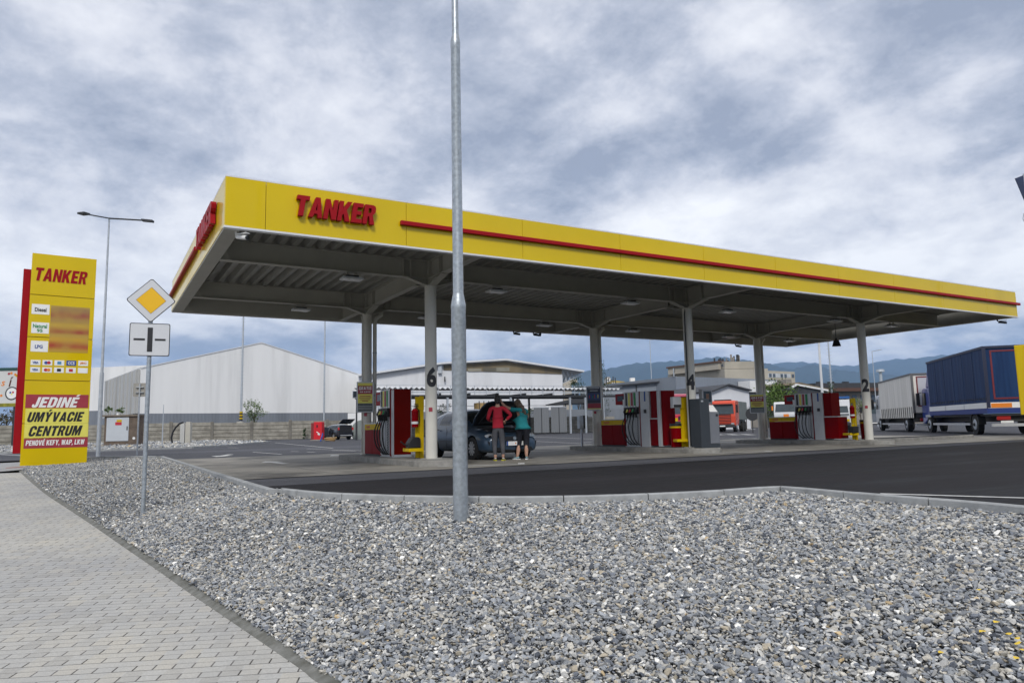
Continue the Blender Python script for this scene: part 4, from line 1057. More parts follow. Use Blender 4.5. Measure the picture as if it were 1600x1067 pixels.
# office building
s=Site(1132,222,1241.5,238); t=s.thing('office_block','beige concrete office block with a window band and roof penthouse, far behind','building')
zt_=s.f(1132,576.5)[1]; 
pp=poly(s,[(1132,576.5),(1241.5,580.8)]); MB().prism(pp,0,26,plaster,FN).build('wall',t)
a=s.f(1132,566.2)[1]; x2=s.f(1166,570)[0]
MB().box(-.3,x2,1,24,pp[1][1]-.05,a,plaster).build('penthouse',t)
MB().box(-.7,x2+.4,.6,24.4,a+.01,a+.5,M('rust_trim',(.12,.07,.05),.8)).build('parapet',t)
za=s.f(1136,587.5)[1]; zb_=s.f(1136,581.8)[1]
for i in range(17):
    x=s.f(1135,585)[0]+1.1+i*(s.f(1239,585)[0]-s.f(1135,585)[0])/17
    o=MB().box(x,x+ (s.len/17)*.62,-.10,-.01,za,zb_,winm if i%3 else winc).build('window',t)
MB().box(.5,s.len-.5,-.05,-.005,za-.1,zb_+.1,winc).build('window_band',t)
za2=s.f(1136,598)[1]; zb2=s.f(1136,592.5)[1]
b=MB()
for i in range(14): x=rnd.uniform(0,x2); h_=rnd.uniform(.5,2.6); b.box(x,x+rnd.uniform(.1,.9),3,3.4,a+.5,a+.5+h_,dark if i%2 else plaster2)
b.build('roof_antennas',t)
# side wall features (left flank facing the yard)
s3=Site(1088,246,1132,222)
t=s3.thing('office_wing','left flank of the beige office block with two dark openings','building')
pp=poly(s3,[(1088,578.5),(1132,576.5)]); MB().prism(pp,0,14,plaster,FN).build('wall',t)
pq=[s3.f(1091,579.8),s3.f(1091,568.6),s3.f(1130,565),s3.f(1130,576)]; MB().prism(pq,.5,13,plaster,FN).build('penthouse',t)
for (px,py,w_,h_) in ((1094,573,1.6,1.6),(1104,584,1.6,1.6)):
    a=s3.f(px,py+2.4);c=s3.f(px+4.6,py-2.4); MB().box(a[0],c[0],-.1 if py>576 else .3,-.01 if py>576 else .49,a[1],c[1],dark).build('opening',t)
b=MB()
for k in range(7): a=s3.f(1106+k*3.3,572.5);c=s3.f(1108+k*3.3,569.8-.15*k); b.box(a[0],c[0],.3,.49,a[1],c[1],winm)
b.build('louvre_row',t)
# white gabled house + long dark roofs
s=Site(1110.5,98,1170,100); t=s.thing('white_gabled_house','white gabled building with dark roof right of column 4','house')
pp=poly(s,[(1110.5,612.5),(1136,602.8),(1170,611)]); MB().prism(pp,0,24,M('house_white',(.66,.67,.70),.7,0,.1,.3),FN).build('wall',t)
q=[s.f(1109,613),s.f(1136,602.2),s.f(1171.5,611)]
b=MB()
for a,c in zip(q,q[1:]): b.beam((a[0],12,a[1]+.1),(c[0],12,c[1]+.1),25,.2,roofdk)
b.build('roof',t)
s=Site(1136,124,1296,134); t=s.thing('dark_roofed_row','long low building with dark grey pitched roof behind the bushes','building')
a=s.f(1140,603.2);c=s.f(1290,607); e_=s.f(1140,614);g_=s.f(1290,617)
b=MB(); b.add([(0,-3,e_[1]),(s.len,-3,g_[1]),(s.len,5,c[1]),(0,5,a[1]),(s.len,13,g_[1]),(0,13,e_[1])],[(0,1,2,3),(3,2,4,5),(0,3,5),(1,4,2)],roofdk); b.build('roof',t)
MB().box(.3,s.len-.3,-2.5,12.5,0,min(e_[1],g_[1])-.05,plaster2).build('wall',t)
s=Site(1230,112,1296,116); t=s.thing('gable_shed','shed gable with white verge and tan roof, left of the two masts','shed')
pp=poly(s,[(1236,607),(1243,602),(1293,611)]); MB().prism(pp,0,1,roofdk,FN).build('wall',t)
b=MB(); 
for a_,c_ in (((1236,605),(1243,601)),((1243,601),(1292,610))): a=s.f(*a_);c=s.f(*c_); b.beam((a[0],-.2,a[1]),(c[0],-.2,c[1]),.25,.28,white)
b.build('verge_board',t)
b=MB(); a=s.f(1243,600.4);c=s.f(1250,597);e_=s.f(1296,607.5); b.prism([(a[0],a[1]),(c[0],c[1]),(e_[0],e_[1]),(e_[0],e_[1]-.8),(a[0],a[1]-.1)],.1,8,M('tan_roof',(.20,.16,.10),.9,0,.3,.5),FN); b.build('roof',t)
b=MB(); a=s.f(1251,590.5);c=s.f(1260,598); b.box(a[0],c[0],3,5,c[1]-1,a[1],plaster2); b.build('chimney',t)
s=Site(1284,140,1400,144); t=s.thing('brown_eaved_depot','long grey depot with dark roof and brown eaves behind column 2','building')
a=s.f(1286,598.5)[1]; c=s.f(1286,606.5)[1]
MB().box(-1,s.len+8,-.2,10,c,a,roofdk).build('roof',t)
MB().box(-1.5,s.len+8,-1.5,-.21,c-.7,c-.05,M('brown_eaves',(.10,.05,.035),.8)).build('eaves',t)
MB().box(0,s.len+8,0,10,0,c-.05,plaster2).build('wall',t)
for px in (1321,1332,1345,1362): a_=s.f(px,628);c_=s.f(px+6,617); MB().box(a_[0],c_[0],-.1,-.01,a_[1],c_[1],winm).build('window',t)
b=MB(); 
for px in (1290,1308,1331): a_=s.f(px,595); b.box(a_[0],a_[0]+.9,2,3,a,a_[1],dark)
b.build('roof_vent',t)
s=Site(1379,400,1386,400); t=s.thing('water_tower','small flat topped water tower on the skyline above the white truck','water tower')
a=s.f(1380.5,577)[1];c=s.f(1380.5,581)[1]; MB().cyl((0.9,0,0),(0.9,0,c),1.0,.8,galvd,12).build('shaft',t); MB().cyl((.9,0,c),(.9,0,a),2.2,2.0,galvd,14).build('tank',t)
# --- mountains
hillm=M('haze_tinted_forest',(.036,.082,.118),.95,0,.4,.0008)  # wooded slopes with distance haze mixed in as blue base colour
def ridge(name,prof,dep,thick,m=hillm):
    pts=[]
    P=[]
    for (x0,y0),(x1,y1) in zip(prof,prof[1:]):
        for k in range(8): 
            f=k/8; P.append((x0+(x1-x0)*f,y0+(y1-y0)*(f*f*(3-2*f))))
    P.append(prof[-1])
    b=MB(); vs=[];n=len(P); rows=6
    for j in range(rows):
        f=j/(rows-1)
        for i,(px,py) in enumerate(P):
            g=fd(px,dep-thick*(1-f)); zz=zt(px,py,dep)*(f**.8)
            zz*=1+.10*math.sin(i*1.3+j*2.1)*(1-f)+ .012*math.sin(i*2.7)
            vs.append((g.x,g.y,zz-1.1))
    b.add(vs,[(j*n+i,j*n+i+1,(j+1)*n+i+1,(j+1)*n+i) for j in range(rows-1) for i in range(n-1)],m)
    o=b.build(name,smooth=True); o['kind']='structure'; return o
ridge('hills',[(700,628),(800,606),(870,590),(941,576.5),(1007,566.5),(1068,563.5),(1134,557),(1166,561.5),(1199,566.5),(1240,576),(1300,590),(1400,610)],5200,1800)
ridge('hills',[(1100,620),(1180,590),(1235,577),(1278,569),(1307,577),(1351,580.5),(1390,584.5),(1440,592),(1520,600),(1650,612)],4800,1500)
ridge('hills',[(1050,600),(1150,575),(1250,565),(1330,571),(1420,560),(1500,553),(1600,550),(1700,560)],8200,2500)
# --- gravel strip in front of the wall
def ground_poly(name,pix,m,z): 
    return poly_mesh(name,[gz(x,y,z) for x,y in pix],m,z)
gs=[(-60,708.2),(150,703.6),(300,699.4),(360,696.2),(421,689.8),(330,690.2),(250,692.3),(130,694),(-60,699)]
gs=[(-60,709),(60,706.5),(150,704),(300,699.6),(360,696.2),(421,690.2),(300,688.8),(-60,696.0)]
ground_poly('gravel_strip_base',gs,gbm,.004)
poly_=np.array([gz(x,y,0)[:2] for x,y in gs]); mn=poly_.min(0);mx=poly_.max(0)
Q=scatter(mn[0],mx[0],mn[1],mx[1],.16); Q=Q[inside(Q,poly_)]; Q=Q[inview(Q)]
stones('gravel_strip',Q,np.full(len(Q),.03),.075,21,'strip of pale crushed stone along the concrete wall')
b=MB()
for a_,c_ in zip(gs[:5],gs[1:6]):
    b.beam(gz(*a_,.02),gz(*c_,.02),.15,.16,kerbm)
struct(b,'strip_kerb')
grass=M('roadside_grass',(.085,.13,.035),.9,0,.5,3)
def leafmass(center,rad,n,size,seed,z0=None):
    rs=np.random.RandomState(seed); v=[];f=[]
    K=max(6,int(n/60)); cc=rs.normal(0,.42,(K,3)); cc=cc/np.maximum(1,np.linalg.norm(cc,axis=1,keepdims=True)/.85)
    for i in range(n):
        c=cc[rs.randint(K)]+rs.normal(0,.17,3); p=np.array(center)+c*np.array(rad)
        if z0 is not None and p[2]<z0: p[2]=z0+rs.rand()*.2
        a=rs.normal(size=3);a/=np.linalg.norm(a);b_=np.cross(a,rs.normal(size=3));b_/=np.linalg.norm(b_); s_=size*rs.uniform(.5,1.3)
        o=len(v); v+=[tuple(p-a*s_),tuple(p-b_*s_*.45),tuple(p+a*s_),tuple(p+b_*s_*.45)]; f.append((o,o+1,o+2,o+3))
    return v,f
def leafm(name,c1,c2):
    m=bpy.data.materials.new(name); m.use_nodes=True; t=m.node_tree; b=t.nodes['Principled BSDF']; b.inputs['Roughness'].default_value=.6
    g=N(t,'ShaderNodeNewGeometry'); L(t,ramp(t,g.outputs['Random Per Island'],[(0,c1),(1,c2)]),b.inputs['Base Color']); b.inputs['Specular IOR Level'].default_value=.25
    return m
lf1=leafm('leaf_fresh',(.05,.095,.018),(.13,.20,.045)); lf2=leafm('leaf_dark',(.018,.04,.014),(.05,.085,.028)); lf3=leafm('leaf_dull',(.05,.05,.02),(.10,.08,.035))
barkm=M('bark',(.10,.08,.06),.9,0,.4,6)
def tree(name,px,ytop,ybot,wpx,dep,n,m,label,cat='tree',seed=1,trunk=True,group=None):
    g=fd(px,dep); zt_=zt(px,ytop,dep); zb=max(0,zt(px,ybot,dep)); w_=wpx/2/FPX*dep
    t=empty(name,(g.x,g.y,0),0,label,cat,group)
    b=MB(); v,f=leafmass((0,0,(zt_+zb)/2),(w_*1.15,w_*1.15,(zt_-zb)*.62),n,max(.10,w_*.075),seed,zb*.6); b.add(v,f,m); b.build('crown',t)
    b=MB(); b.tube([(0,0,-.2),(.05,0,zt_*.4),(0,.05,zt_*.85)],[max(.04,w_*.07),max(.03,w_*.05),.015],barkm,7)
    rs_=random.Random(seed)
    for k in range(6):
        a=rs_.uniform(0,6.28); z=zt_*rs_.uniform(.25,.6); b.tube([(0,0,z),(math.cos(a)*w_*.3,math.sin(a)*w_*.3,z+(zt_-z)*.35),(math.cos(a)*w_*.6,math.sin(a)*w_*.6,z+(zt_-z)*.6)],[max(.03,w_*.035),max(.02,w_*.02),.01],barkm,5)
    b.build('trunk',t); return t
tree('bush',397,627,655,36,93,900,lf1,'round green bush against the white warehouse left of the striped mast','bush',2)
tree('shrub',168,634,644,9,84,200,lf1,'left small shrub showing over the wall by the electric cabinet','shrub',3)
tree('shrub',187,637,644,13,84,260,lf1,'right small shrub showing over the wall above the electric cabinet','shrub',4)
tree('shrub',476,672,686,8,86,160,lf2,'small dark shrub at the wall foot left of the red cabinet','shrub',5)
tree('shrub',824,638,655,20,89,400,lf1,'green shrub behind the two women under the shed','shrub',6)
tree('shrub',843,642,652,12,96,200,lf1,'small shrub over the left sheet gate','shrub',7)
tree('shrub',694,632,650,26,90,350,lf1,'straggly green shrub behind the blue car roof','shrub',8)
tree('tree',905,590,612,34,140,700,lf2,'thin spiky tree left of column 3 above the shed roof','tree',9)
tree('tree',941,574,642,30,104,1500,lf2,'dark conical tree right behind column 3','tree',10)
tree('tree',1217,601,654,62,84,2200,lf1,'large fresh green willow bush right of column 1','tree',11)
tree('bush',1166,634,655,26,88,600,lf2,'round dark bush behind the orange dump truck','bush',12)
tree('tree',1301,604,652,30,92,900,lf2,'dark green tree between the masts and the yellow stand','tree',13)
tree('bush',1345,622,656,24,94,600,lf1,'green bush between the yellow stand and column 2','bush',14)
tree('bush',8,641,662,50,84,700,lf3,'brownish bush under the billboard at the left edge','bush',15)
ground_poly('grass_strip',[(1160,667),(1200,665.5),(1200,662.9),(1150,663.4)],grass,.006)
ground_poly('grass_strip',[(-60,699.5),(22,697),(24,693.2),(-60,695.2)],grass,.009)

# ============================================================ POLES, SIGNS, TOTEM
def at_ground(px,dep): return fd(px,dep)
# central galvanised lamp pole
p=gz(720,800,-.19); zb=float(gh(np.array([[p.x,p.y]]))[0])
p=gz(720,800,zb); k=math.hypot(p.x,p.y); depc=p.x*F.x+p.y*F.y
t=empty('lamp_pole',(p.x,p.y,zb),0,'tall galvanised stepped lamp pole rising from the gravel in the middle','lamp post')
dep_=p.x*math.sin(YAW)+p.y*math.cos(YAW)
z1=zt(717,478,dep_)-zb; z2=zt(711.5,72,dep_)-zb
r0=11.6/FPX*dep_
b=MB(); P=[]; n=24
def lathe(b,prof,m,n=28):
    vs=[];fs=[]
    for r_,z in prof:
        for i in range(n): a=2*math.pi*i/n; vs.append((r_*math.cos(a),r_*math.sin(a),z))
    for j in range(len(prof)-1):
        for i in range(n): fs.append((j*n+i,j*n+(i+1)%n,(j+1)*n+(i+1)%n,(j+1)*n+i))
    b.add(vs,fs,m)
lathe(b,[(r0,-.3),(r0,z1-.05),(r0*1.03,z1-.04),(r0*1.03,z1),(r0*.74,z1+.13)],galv); b.build('lower_tube',t,smooth=True)
b=MB(); lathe(b,[(r0*.73,z1+.10),(r0*.66,z2-.06),(r0*.70,z2-.05),(r0*.68,z2+.02),(r0*.5,z2+.10)],galv); b.build('middle_tube',t,smooth=True)
b=MB(); lathe(b,[(r0*.48,z2+.08),(r0*.44,z2+2.6)],galv); b.build('upper_tube',t,smooth=True)
b=MB(); b.tube([(0,0,z2+2.6),(.3,-.2,z2+2.75),(1.2,-.8,z2+2.8)],.03,galvd,8); b.box(1.1,1.7,-1.1,-.85,z2+2.75,z2+2.85,dark); b.build('lamp_head',t)
# double armed street lamp at left
dep=33.0
g=gz(153,713,-.02); dep=g.x*math.sin(YAW)+g.y*math.cos(YAW)
H=zt(170,340,dep)
t=empty('street_lamp',(g.x,g.y,-.05),0,'tall thin double armed street lamp behind the yellow price sign','street lamp')
b=MB(); b.cyl((0,0,0),(0,0,H*.345),.085,.082,galvd,12).cyl((0,0,H*.345),(0,0,H),.06,.035,galvd,12); b.build('pole',t,smooth=True)
rt=Vector((math.cos(YAW),-math.sin(YAW),0)); aw=Vector((math.sin(YAW),math.cos(YAW),0)); sc=dep/FPX
b=MB(); e=rt*62*sc+Vector((0,0,-5*sc)); b.tube([(0,0,H),tuple(Vector((0,0,H))+e)],.035,dark,6); b.build('arm',t)
b=MB(); b.beam(tuple(Vector((0,0,H))+e*.86),tuple(Vector((0,0,H))+e*1.14+Vector((0,0,-.02))),.22,.09,dark); b.build('lamp_head',t)
e=-rt*9*sc-aw*1.6+Vector((0,0,-9*sc))
b=MB(); b.tube([(0,0,H),tuple(Vector((0,0,H))+e)],.03,dark,6); b.build('arm',t)
b=MB(); b.beam(tuple(Vector((0,0,H))+e*.9-rt*.2),tuple(Vector((0,0,H))+e+rt*.2),.3,.08,dark); b.build('lamp_head',t)
def mast(px,ytop,ybot,dep,r,label,rungs=False,striped=False,m=None,arm=None,name='mast',z0=None,top_r=None,cat='mast',group='tall thin masts'):
    g=fd(px,dep); H=zt(px,ytop,dep); zb=0 if z0 is None else z0
    t=empty(name,(g.x,g.y,zb),0,label,cat,group)
    b=MB(); b.cyl((0,0,0),(0,0,H-zb),r,top_r or r*.55,m or galvd,10); b.build('pole',t,smooth=True)
    if rungs:
        b=MB(); k=0; z=zt(px,ybot,dep)-zb+.3
        while z<H-zb: b.beam(tuple(-rt*(.30 if r>.05 else .2)+Vector((0,0,z))),tuple(rt*(.30 if r>.05 else .2)+Vector((0,0,z))),.035,.035,galvd); z+=.42
        b.build('rungs',t)
    if arm:
        dx,dy=arm; b=MB(); e=rt*dx/FPX*dep+Vector((0,0,dy/FPX*dep)); b.tube([(0,0,H-zb),tuple(e+Vector((0,0,H-zb)))],.04,galvd,6); b.build('arm',t)
        b=MB(); e2=e*1.25; b.beam(tuple(e*.8+Vector((0,0,H-zb))),tuple(e2+Vector((0,0,H-zb))),.25,.1,galvd); b.build('lamp_head',t)
    return t
t=mast(376,450,657,90,.15,'ladder runged mast with yellow and black striped foot behind the wall',rungs=True)
za,zb=zt(375,657,90),zt(375,643,90)
b=MB()
for k in range(6): b.cyl((0,0,za+(zb-za)*k/6),(0,0,za+(zb-za)*(k+1)/6),.20,.20,yellow2 if k%2 else black,12)
b.build('striped_band',t)
mast(506,440,656,92,.13,'plain slender mast rising behind the black car with open tailgate')
mast(1021,531,620,130,.10,'slender single armed street lamp between column 3 and column 4',arm=(14,1.5),name='street_lamp',cat='street lamp',group=None)
mast(1288,470,640,95,.20,'thicker plain white mast, left of the pair next to column 2',m=white)
mast(1303,480,640,92,.13,'runged thin mast, right of the pair next to column 2',rungs=True)
mast(1371,548.5,640,90,.07,'thin single armed street lamp between column 2 and the white truck',arm=(12,2),name='street_lamp',cat='street lamp',group=None)
mast(557,610,680,66,.10,'short dark lamp post with square head behind the black car',m=dark,name='lamp_post',cat='lamp post',group=None)
g=fd(556,66); z=zt(556,616,66); t=empty('floodlight',(g.x,g.y,z),-YAW,'square floodlight head on the short dark post behind column 5','floodlight'); MB().box(-.32,.32,-.1,.15,-.35,.35,galvd).build('case',t,bevel=.03); MB().box(-.25,.25,-.12,-.105,-.28,.28,glassd).build('glass',t)
mast(254,632,694,55,.045,'short thin steel post on the far gravel strip',name='steel_post',cat='post',group=None)
# priority sign
dep=10.6
p=gz(223,803,-.25)
for _ in range(12): p=gz(223,803,float(gh(np.array([[p.x,p.y]]))[0])+.0)
dep=p.x*math.sin(YAW)+p.y*math.cos(YAW); zb=p.z; sc=dep/FPX
faz=math.atan2(p.x,p.y)
t=empty('road_sign',(p.x,p.y,zb),-faz-.06,'yellow diamond priority road sign above a square junction plate','road sign')
H=zt(231,440,dep)-zb
b=MB(); b.cyl((0,.05,-.3),(0,.05,H),.034,.034,galv,14); b.build('pole',t,smooth=True)
def rrect(w_,h_,r_,n=5):
    pts=[]
    for cx_,cy_,a0 in ((w_/2-r_,h_/2-r_,0),(-w_/2+r_,h_/2-r_,90),(-w_/2+r_,-h_/2+r_,180),(w_/2-r_,-h_/2+r_,270)):
        for k in range(n+1): a=R(a0+90*k/n); pts.append((cx_+r_*math.cos(a),cy_+r_*math.sin(a)))
    return pts
signw=M('sign_white_film',(.60,.61,.63),.35,0,.06,60); signy=M('sign_yellow_film',(.78,.44,.003),.4)
sd_=.515; cz=zt(231,470.5,dep)-zb
def rot45(P): c=math.cos(math.pi/4); return [((x-y)*c,(x+y)*c) for x,y in P]
b=MB(); b.prism([(x,y+cz) for x,y in rot45(rrect(sd_*1.02,sd_*1.02,.035))],.0,.012,inkb,FN); o=b.build('diamond_plate',t)
b=MB(); b.prism([(x,y+cz) for x,y in rot45(rrect(sd_*.975,sd_*.975,.03))],-.003,-.001,signw,FN); b.build('white_border',o)
b=MB(); b.prism([(x,y+cz) for x,y in rot45(rrect(sd_*.615,sd_*.615,.004))],-.0045,-.0035,inkb,FN); b.prism([(x,y+cz) for x,y in rot45(rrect(sd_*.60,sd_*.60,.004))],-.007,-.0055,signy,FN); b.build('yellow_diamond',o)
cz=zt(229,531.5,dep)-zb; w_=57.5*sc; h_=52*sc
b=MB(); b.prism([(x,y+cz) for x,y in rrect(w_,h_,.03)],.0,.012,inkb,FN); o=b.build('junction_plate',t)
b=MB(); b.prism([(x,y+cz) for x,y in rrect(w_-.025,h_-.025,.025)],-.003,-.001,signw,FN); b.build('white_face',o)
b=MB(); b.box(-.035,.042,-.006,-.004,cz-.20,cz+.20,inkb).box(-.235,-.07,-.006,-.004,cz-.015,cz+.018,inkb).box(.075,.235,-.006,-.004,cz-.015,cz+.018,inkb); b.build('junction_symbol',o)
b=MB(); b.box(-.05,.05,.012,.09,cz+.1,cz+.13,galv).box(-.05,.05,.012,.09,cz-.13,cz-.1,galv); b.build('clamp',t)
# back-facing sign behind
g=gz(214,711.5,-.02); dep=g.x*math.sin(YAW)+g.y*math.cos(YAW); t=empty('road_sign',(g.x,g.y,-.05),-.35,'grey back of a small square sign on its own pole behind the priority sign','road sign')
H=zt(216,600,dep); b=MB(); b.cyl((0,0,0),(0,0,H+.05),.035,.035,galvd,10); b.build('pole',t)
c=zt(215,609.5,dep)+.05; b=MB(); b.prism([(x,y+c) for x,y in rrect(.56,.60,.04)],.04,.06,M('sign_back',(.34,.33,.30),.5,.2,.1,5),FN); b.build('plate',t); b=MB(); b.box(-.16,.16,-.04,.039,c+.1,c+.13,galvd).box(-.16,.16,-.04,.039,c-.13,c-.1,galvd); b.build('clamp',t)
# electric cabinet in a brick housing
dep=58; g=fd(162,dep); g2=fd(216,dep); 
t=empty('electric_cabinet',(g.x,g.y,0),-YAW,'pale metal electric cabinet set in a brown roughcast housing','cabinet')
W0=(g2-g).length; zt0=zt(190,648,dep); zb0=0
brickm=M('roughcast_brown',(.17,.13,.10),.95,0,.4,3,.5,20)
b=MB(); b.box(.02,W0,0,.8,-.1,zt0-.12,brickm); b.build('housing',t); MB().box(-.12,W0+.1,-.15,.95,zt0-.12,zt0,M('cap_slab',(.22,.18,.14),.9,0,.3,3)).build('cap_slab',t)
a=(166-162)/(216-162)*W0;c=(201-162)/(216-162)*W0
b=MB(); b.box(a,c,-.05,-.005,zt(190,689,dep),zt(190,652,dep),M('cabinet_grey',(.50,.53,.56),.5,0,.06,2)); o=b.build('door',t,bevel=.02)
b=MB(); b.box(c-.16,c-.08,-.075,-.052,zt(190,672,dep),zt(190,666,dep),black); b.build('handle',o)
x=a+.45*(c-a); b=MB(); b.box(x,x+.42,-.058,-.052,zt(190,659,dep),zt(190,655.5,dep),yellow2).box(x-.1,x+.42,-.058,-.052,zt(190,664,dep),zt(190,659.3,dep),inkr); b.build('warning_label',o)
b=MB(); b.cyl((W0*.88,-.03,zt(210,684.5,dep)),(W0*.88,-.01,zt(210,684.5,dep)),.11,.11,white,14); b.build('vent_cap',t)
b=MB(); b.cyl((W0*.32,.3,zt0),(W0*.32,.3,zt0+.14),.10,.07,white,10); b.build('roof_vent',t)
# pedestal boxes and hose
dep=62
for px0,px1,yt,lab,mm in ((289,297,659,'cream concrete pedestal box beside the black hose',M('cream_box',(.48,.46,.40),.7,0,.1,2)),(281,288,661,'pale translucent pedestal box left of the cream one',M('pale_box',(.50,.50,.48),.5,0,.1,2))):
    g=fd((px0+px1)/2,dep); w_=(px1-px0)/2/FPX*dep; H=zt(290,yt,dep); t=empty('pedestal_box',(g.x,g.y,0),-YAW,lab,'utility box','pedestal boxes on the far gravel')
    MB().box(-w_,w_,0,.35,0,H-.15,mm).build('body',t,bevel=.02); MB().box(-w_*.8,w_*.8,.03,.32,H-.149,H,mm).build('cap',t,bevel=.02)
g=fd(268,60); t=empty('drain_hose',(g.x,g.y,0),0,'black hose arching out of the far gravel strip','hose'); sc=60/FPX
pts=[(18,660),(12,662),(6,668),(2,675),(0,684),(2,692)]
MB().tube([tuple(rt*a*sc+Vector((0,0,zt(268,y,60)))) for a,y in pts],.075,black,8).build('hose_tube',t,smooth=True)
g=fd(378,88); t=empty('concrete_pillar',(g.x,g.y,0),-YAW,'pale concrete pillar in the wall at the foot of the striped mast','pillar'); MB().box(-.36,.36,-.9,-.3,-.1,zt(378,659,87),M('pale_concrete',(.52,.50,.44),.85,0,.15,2)).build('shaft',t,bevel=.03); MB().box(-.33,.33,-.87,-.33,zt(378,659,87)+.002,zt(378,658,87),concm).build('cap',t)
# red cabinet
dep=68; g=fd(490,dep); g2=fd(503.5,dep); t=empty('vacuum_cabinet',(g.x,g.y,0),-YAW-.15,'bright red vacuum cabinet beside the black car with open tailgate','cabinet')
w_=(g2-g).length; H=zt(495,659,dep); b=MB(); b.box(0,w_,0,.6,.1,H,M('bright_red',(.60,.012,.02),.4,0,.05,2)); o=b.build('body',t,bevel=.03)
b=MB(); b.box(-.28,-.005,.05,.6,.1,H-.1,M('dull_red',(.20,.02,.02),.6)); b.build('side_box',t)
b=MB(); b.box(w_*.35,w_*.5,-.03,-.005,H*.70,H*.84,black); b.build('coin_slot',o)
b=MB(); b.beam((w_*.35,-.012,H*.46),(w_*.55,-.012,H*.44),.02,.08,white).add([(w_*.55,-.015,H*.44),(w_*.8,-.015,H*.36),(w_*.72,-.015,H*.27),(w_*.5,-.015,H*.33)],[(0,1,2,3)],white); b.build('emblem',o)
MB().box(-.3,w_+.05,-.05,.65,0,.099,concm).build('base',t)
p=gz(516,690); t=empty('hose_coil',(p.x,p.y,0),0,'tan and blue hose coil lying on the ground by the vacuum cabinet','hose'); b=MB(); b.tube([(.9*math.cos(k*.5)*(.4+.05*k/8),.3*math.sin(k*.5),.08+.01*k) for k in range(26)],.06,M('tan_hose',(.35,.22,.09),.6),6); b.build('coil',t); MB().tube([(-.8,0,.05),(-.7,0,.4),(-.6,.1,.7)],.06,inkbl,6).build('nozzle',t)
p=gz(560,684); 
g=fd(566,72); t=empty('round_grey_tank',(g.x,g.y,0),-YAW,'round grey tank end standing left of column 5','tank')
r_=18/FPX*72; zc_=zt(566,674,72); b=MB(); b.cyl((0,0,zc_),(0,2.2,zc_),r_,r_,M('tank_grey_green',(.22,.25,.24),.6,0,.15,1),28); b.build('drum',t,smooth=True)
b=MB(); b.box(-r_*.7,-r_*.5,.2,.4,0,zc_-.5,dark).box(r_*.5,r_*.7,.2,.4,0,zc_-.5,dark); b.build('support',t)
# white van-like container behind the black car
g=fd(560,80); t=empty('white_container',(g.x,g.y,0),-YAW,'white metal container behind the round tank at column 5','container'); b=MB(); b.box(-1.2,2.6,0,2,0,zt(560,645,80),hallw); b.build('box_body',t); MB().box(.6,.66,-.02,-.005,.1,zt(560,646,80),galvd).build('door_bar',t)
# mirror behind dispenser 2
g=fd(1176,60); t=empty('round_mirror_post',(g.x,g.y,0),-YAW,'dark round backed traffic mirror behind column 1','mirror'); b=MB(); b.cyl((0,0,1.55),(0,.07,1.55),.55,.50,dark,20); b.build('mirror_shell',t,smooth=True); MB().cyl((0,.05,0),(0,.05,1.5),.04,.04,dark,8).build('pole',t)

# --- price totem
DL,DR_=24.6,25.75
sA=Site(33.5,DL,137.5,DR_)
t=empty('price_totem',(sA.A.x,sA.A.y,0),sA.ang,'tall yellow price totem with red back panel at the path end','price sign')
Wt=sA.len; zb=sA.f(36,731)[1]; ztp=sA.f(46,394)[1]
def ty(py): return sA.f(42,py)[1]
seg=[731,647.5 ,595.5,523,459,394]
ys_=[zb,ty(661.5),ty(594),ty(525.8),ty(459.2),ztp]
for k in range(5):
    MB().box(0,Wt,0,.28,ys_[k]+.012,ys_[k+1]-.012,yellow).build('panel',t,bevel=.006)
MB().box(.02,Wt-.02,.03,.25,zb+.02,ztp-.02,M('totem_core',(.30,.20,.01),.6)).build('core',t)
MB().box(-.22,.95,.32,.50,sA.f(30,708.5)[1]+.0,sA.f(42,417.5)[1],red).build('red_back_panel',t,bevel=.006)
b=MB(); b.box(.10,.30,.06,.22,-.35,zb,dark); b.build('foot',t); b=MB(); b.box(Wt-.5,Wt-.3,.06,.22,-.35,zb,dark); b.build('foot',t)
def tx(px,py): return sA.f(px,py)
def panel(x0,y0,x1,y1,m,name,y=-.006,par=None):
    a=tx(x0,y0);c=tx(x1,y1); return MB().box(min(a[0],c[0]),max(a[0],c[0]),y,-.001 if y>-.008 else y+.004,min(a[1],c[1]),max(a[1],c[1]),m).build(name,par or t)
def ttext(s_,px,py,hpx,m,name='lettering',xs=1,sh=0,bold=.0,y=-.012,wpx=None,space=1.0):
    c=tx(px,py); sz=abs(tx(px,py-hpx/2)[1]-tx(px,py+hpx/2)[1])/.70
    o=text(name,s_,sz,m,t,(0,0,0),(0,0,0),.003,bold,sh,1,'CENTER',space)
    me=o.data; xs_=[v.co.x for v in me.vertices]; wd=max(xs_)-min(xs_); mid=(max(xs_)+min(xs_))/2
    ww=abs(tx(px-wpx/2,py)[0]-tx(px+wpx/2,py)[0]) if wpx else wd*xs
    ys2=[v.co.y for v in me.vertices]; my=(max(ys2)+min(ys2))/2; hh=max(ys2)-min(ys2); H_=abs(tx(px,py-hpx/2)[1]-tx(px,py+hpx/2)[1])
    for v in me.vertices:
        x_,y_,z_=v.co; v.co=(c[0]+(x_-mid)*ww/wd, y-z_, c[1]+(y_-my)*H_/hh)
    return o
panel(50,474.5,77,492,whitep,'label_plate'); ttext('Diesel',63.5,484,6.0,inkb,wpx=18,bold=.004)
panel(49.5,503,76,521.5,whitep,'label_plate'); ttext('Natural',62.5,509.5,6,inkg,wpx=22,bold=.004); ttext('95',62,516.5,5,inkg,wpx=9,bold=.003)
panel(48.5,532,74.5,550,whitep,'label_plate'); ttext('LPG',60.5,541.5,5.5,inkbl,wpx=12,bold=.004)
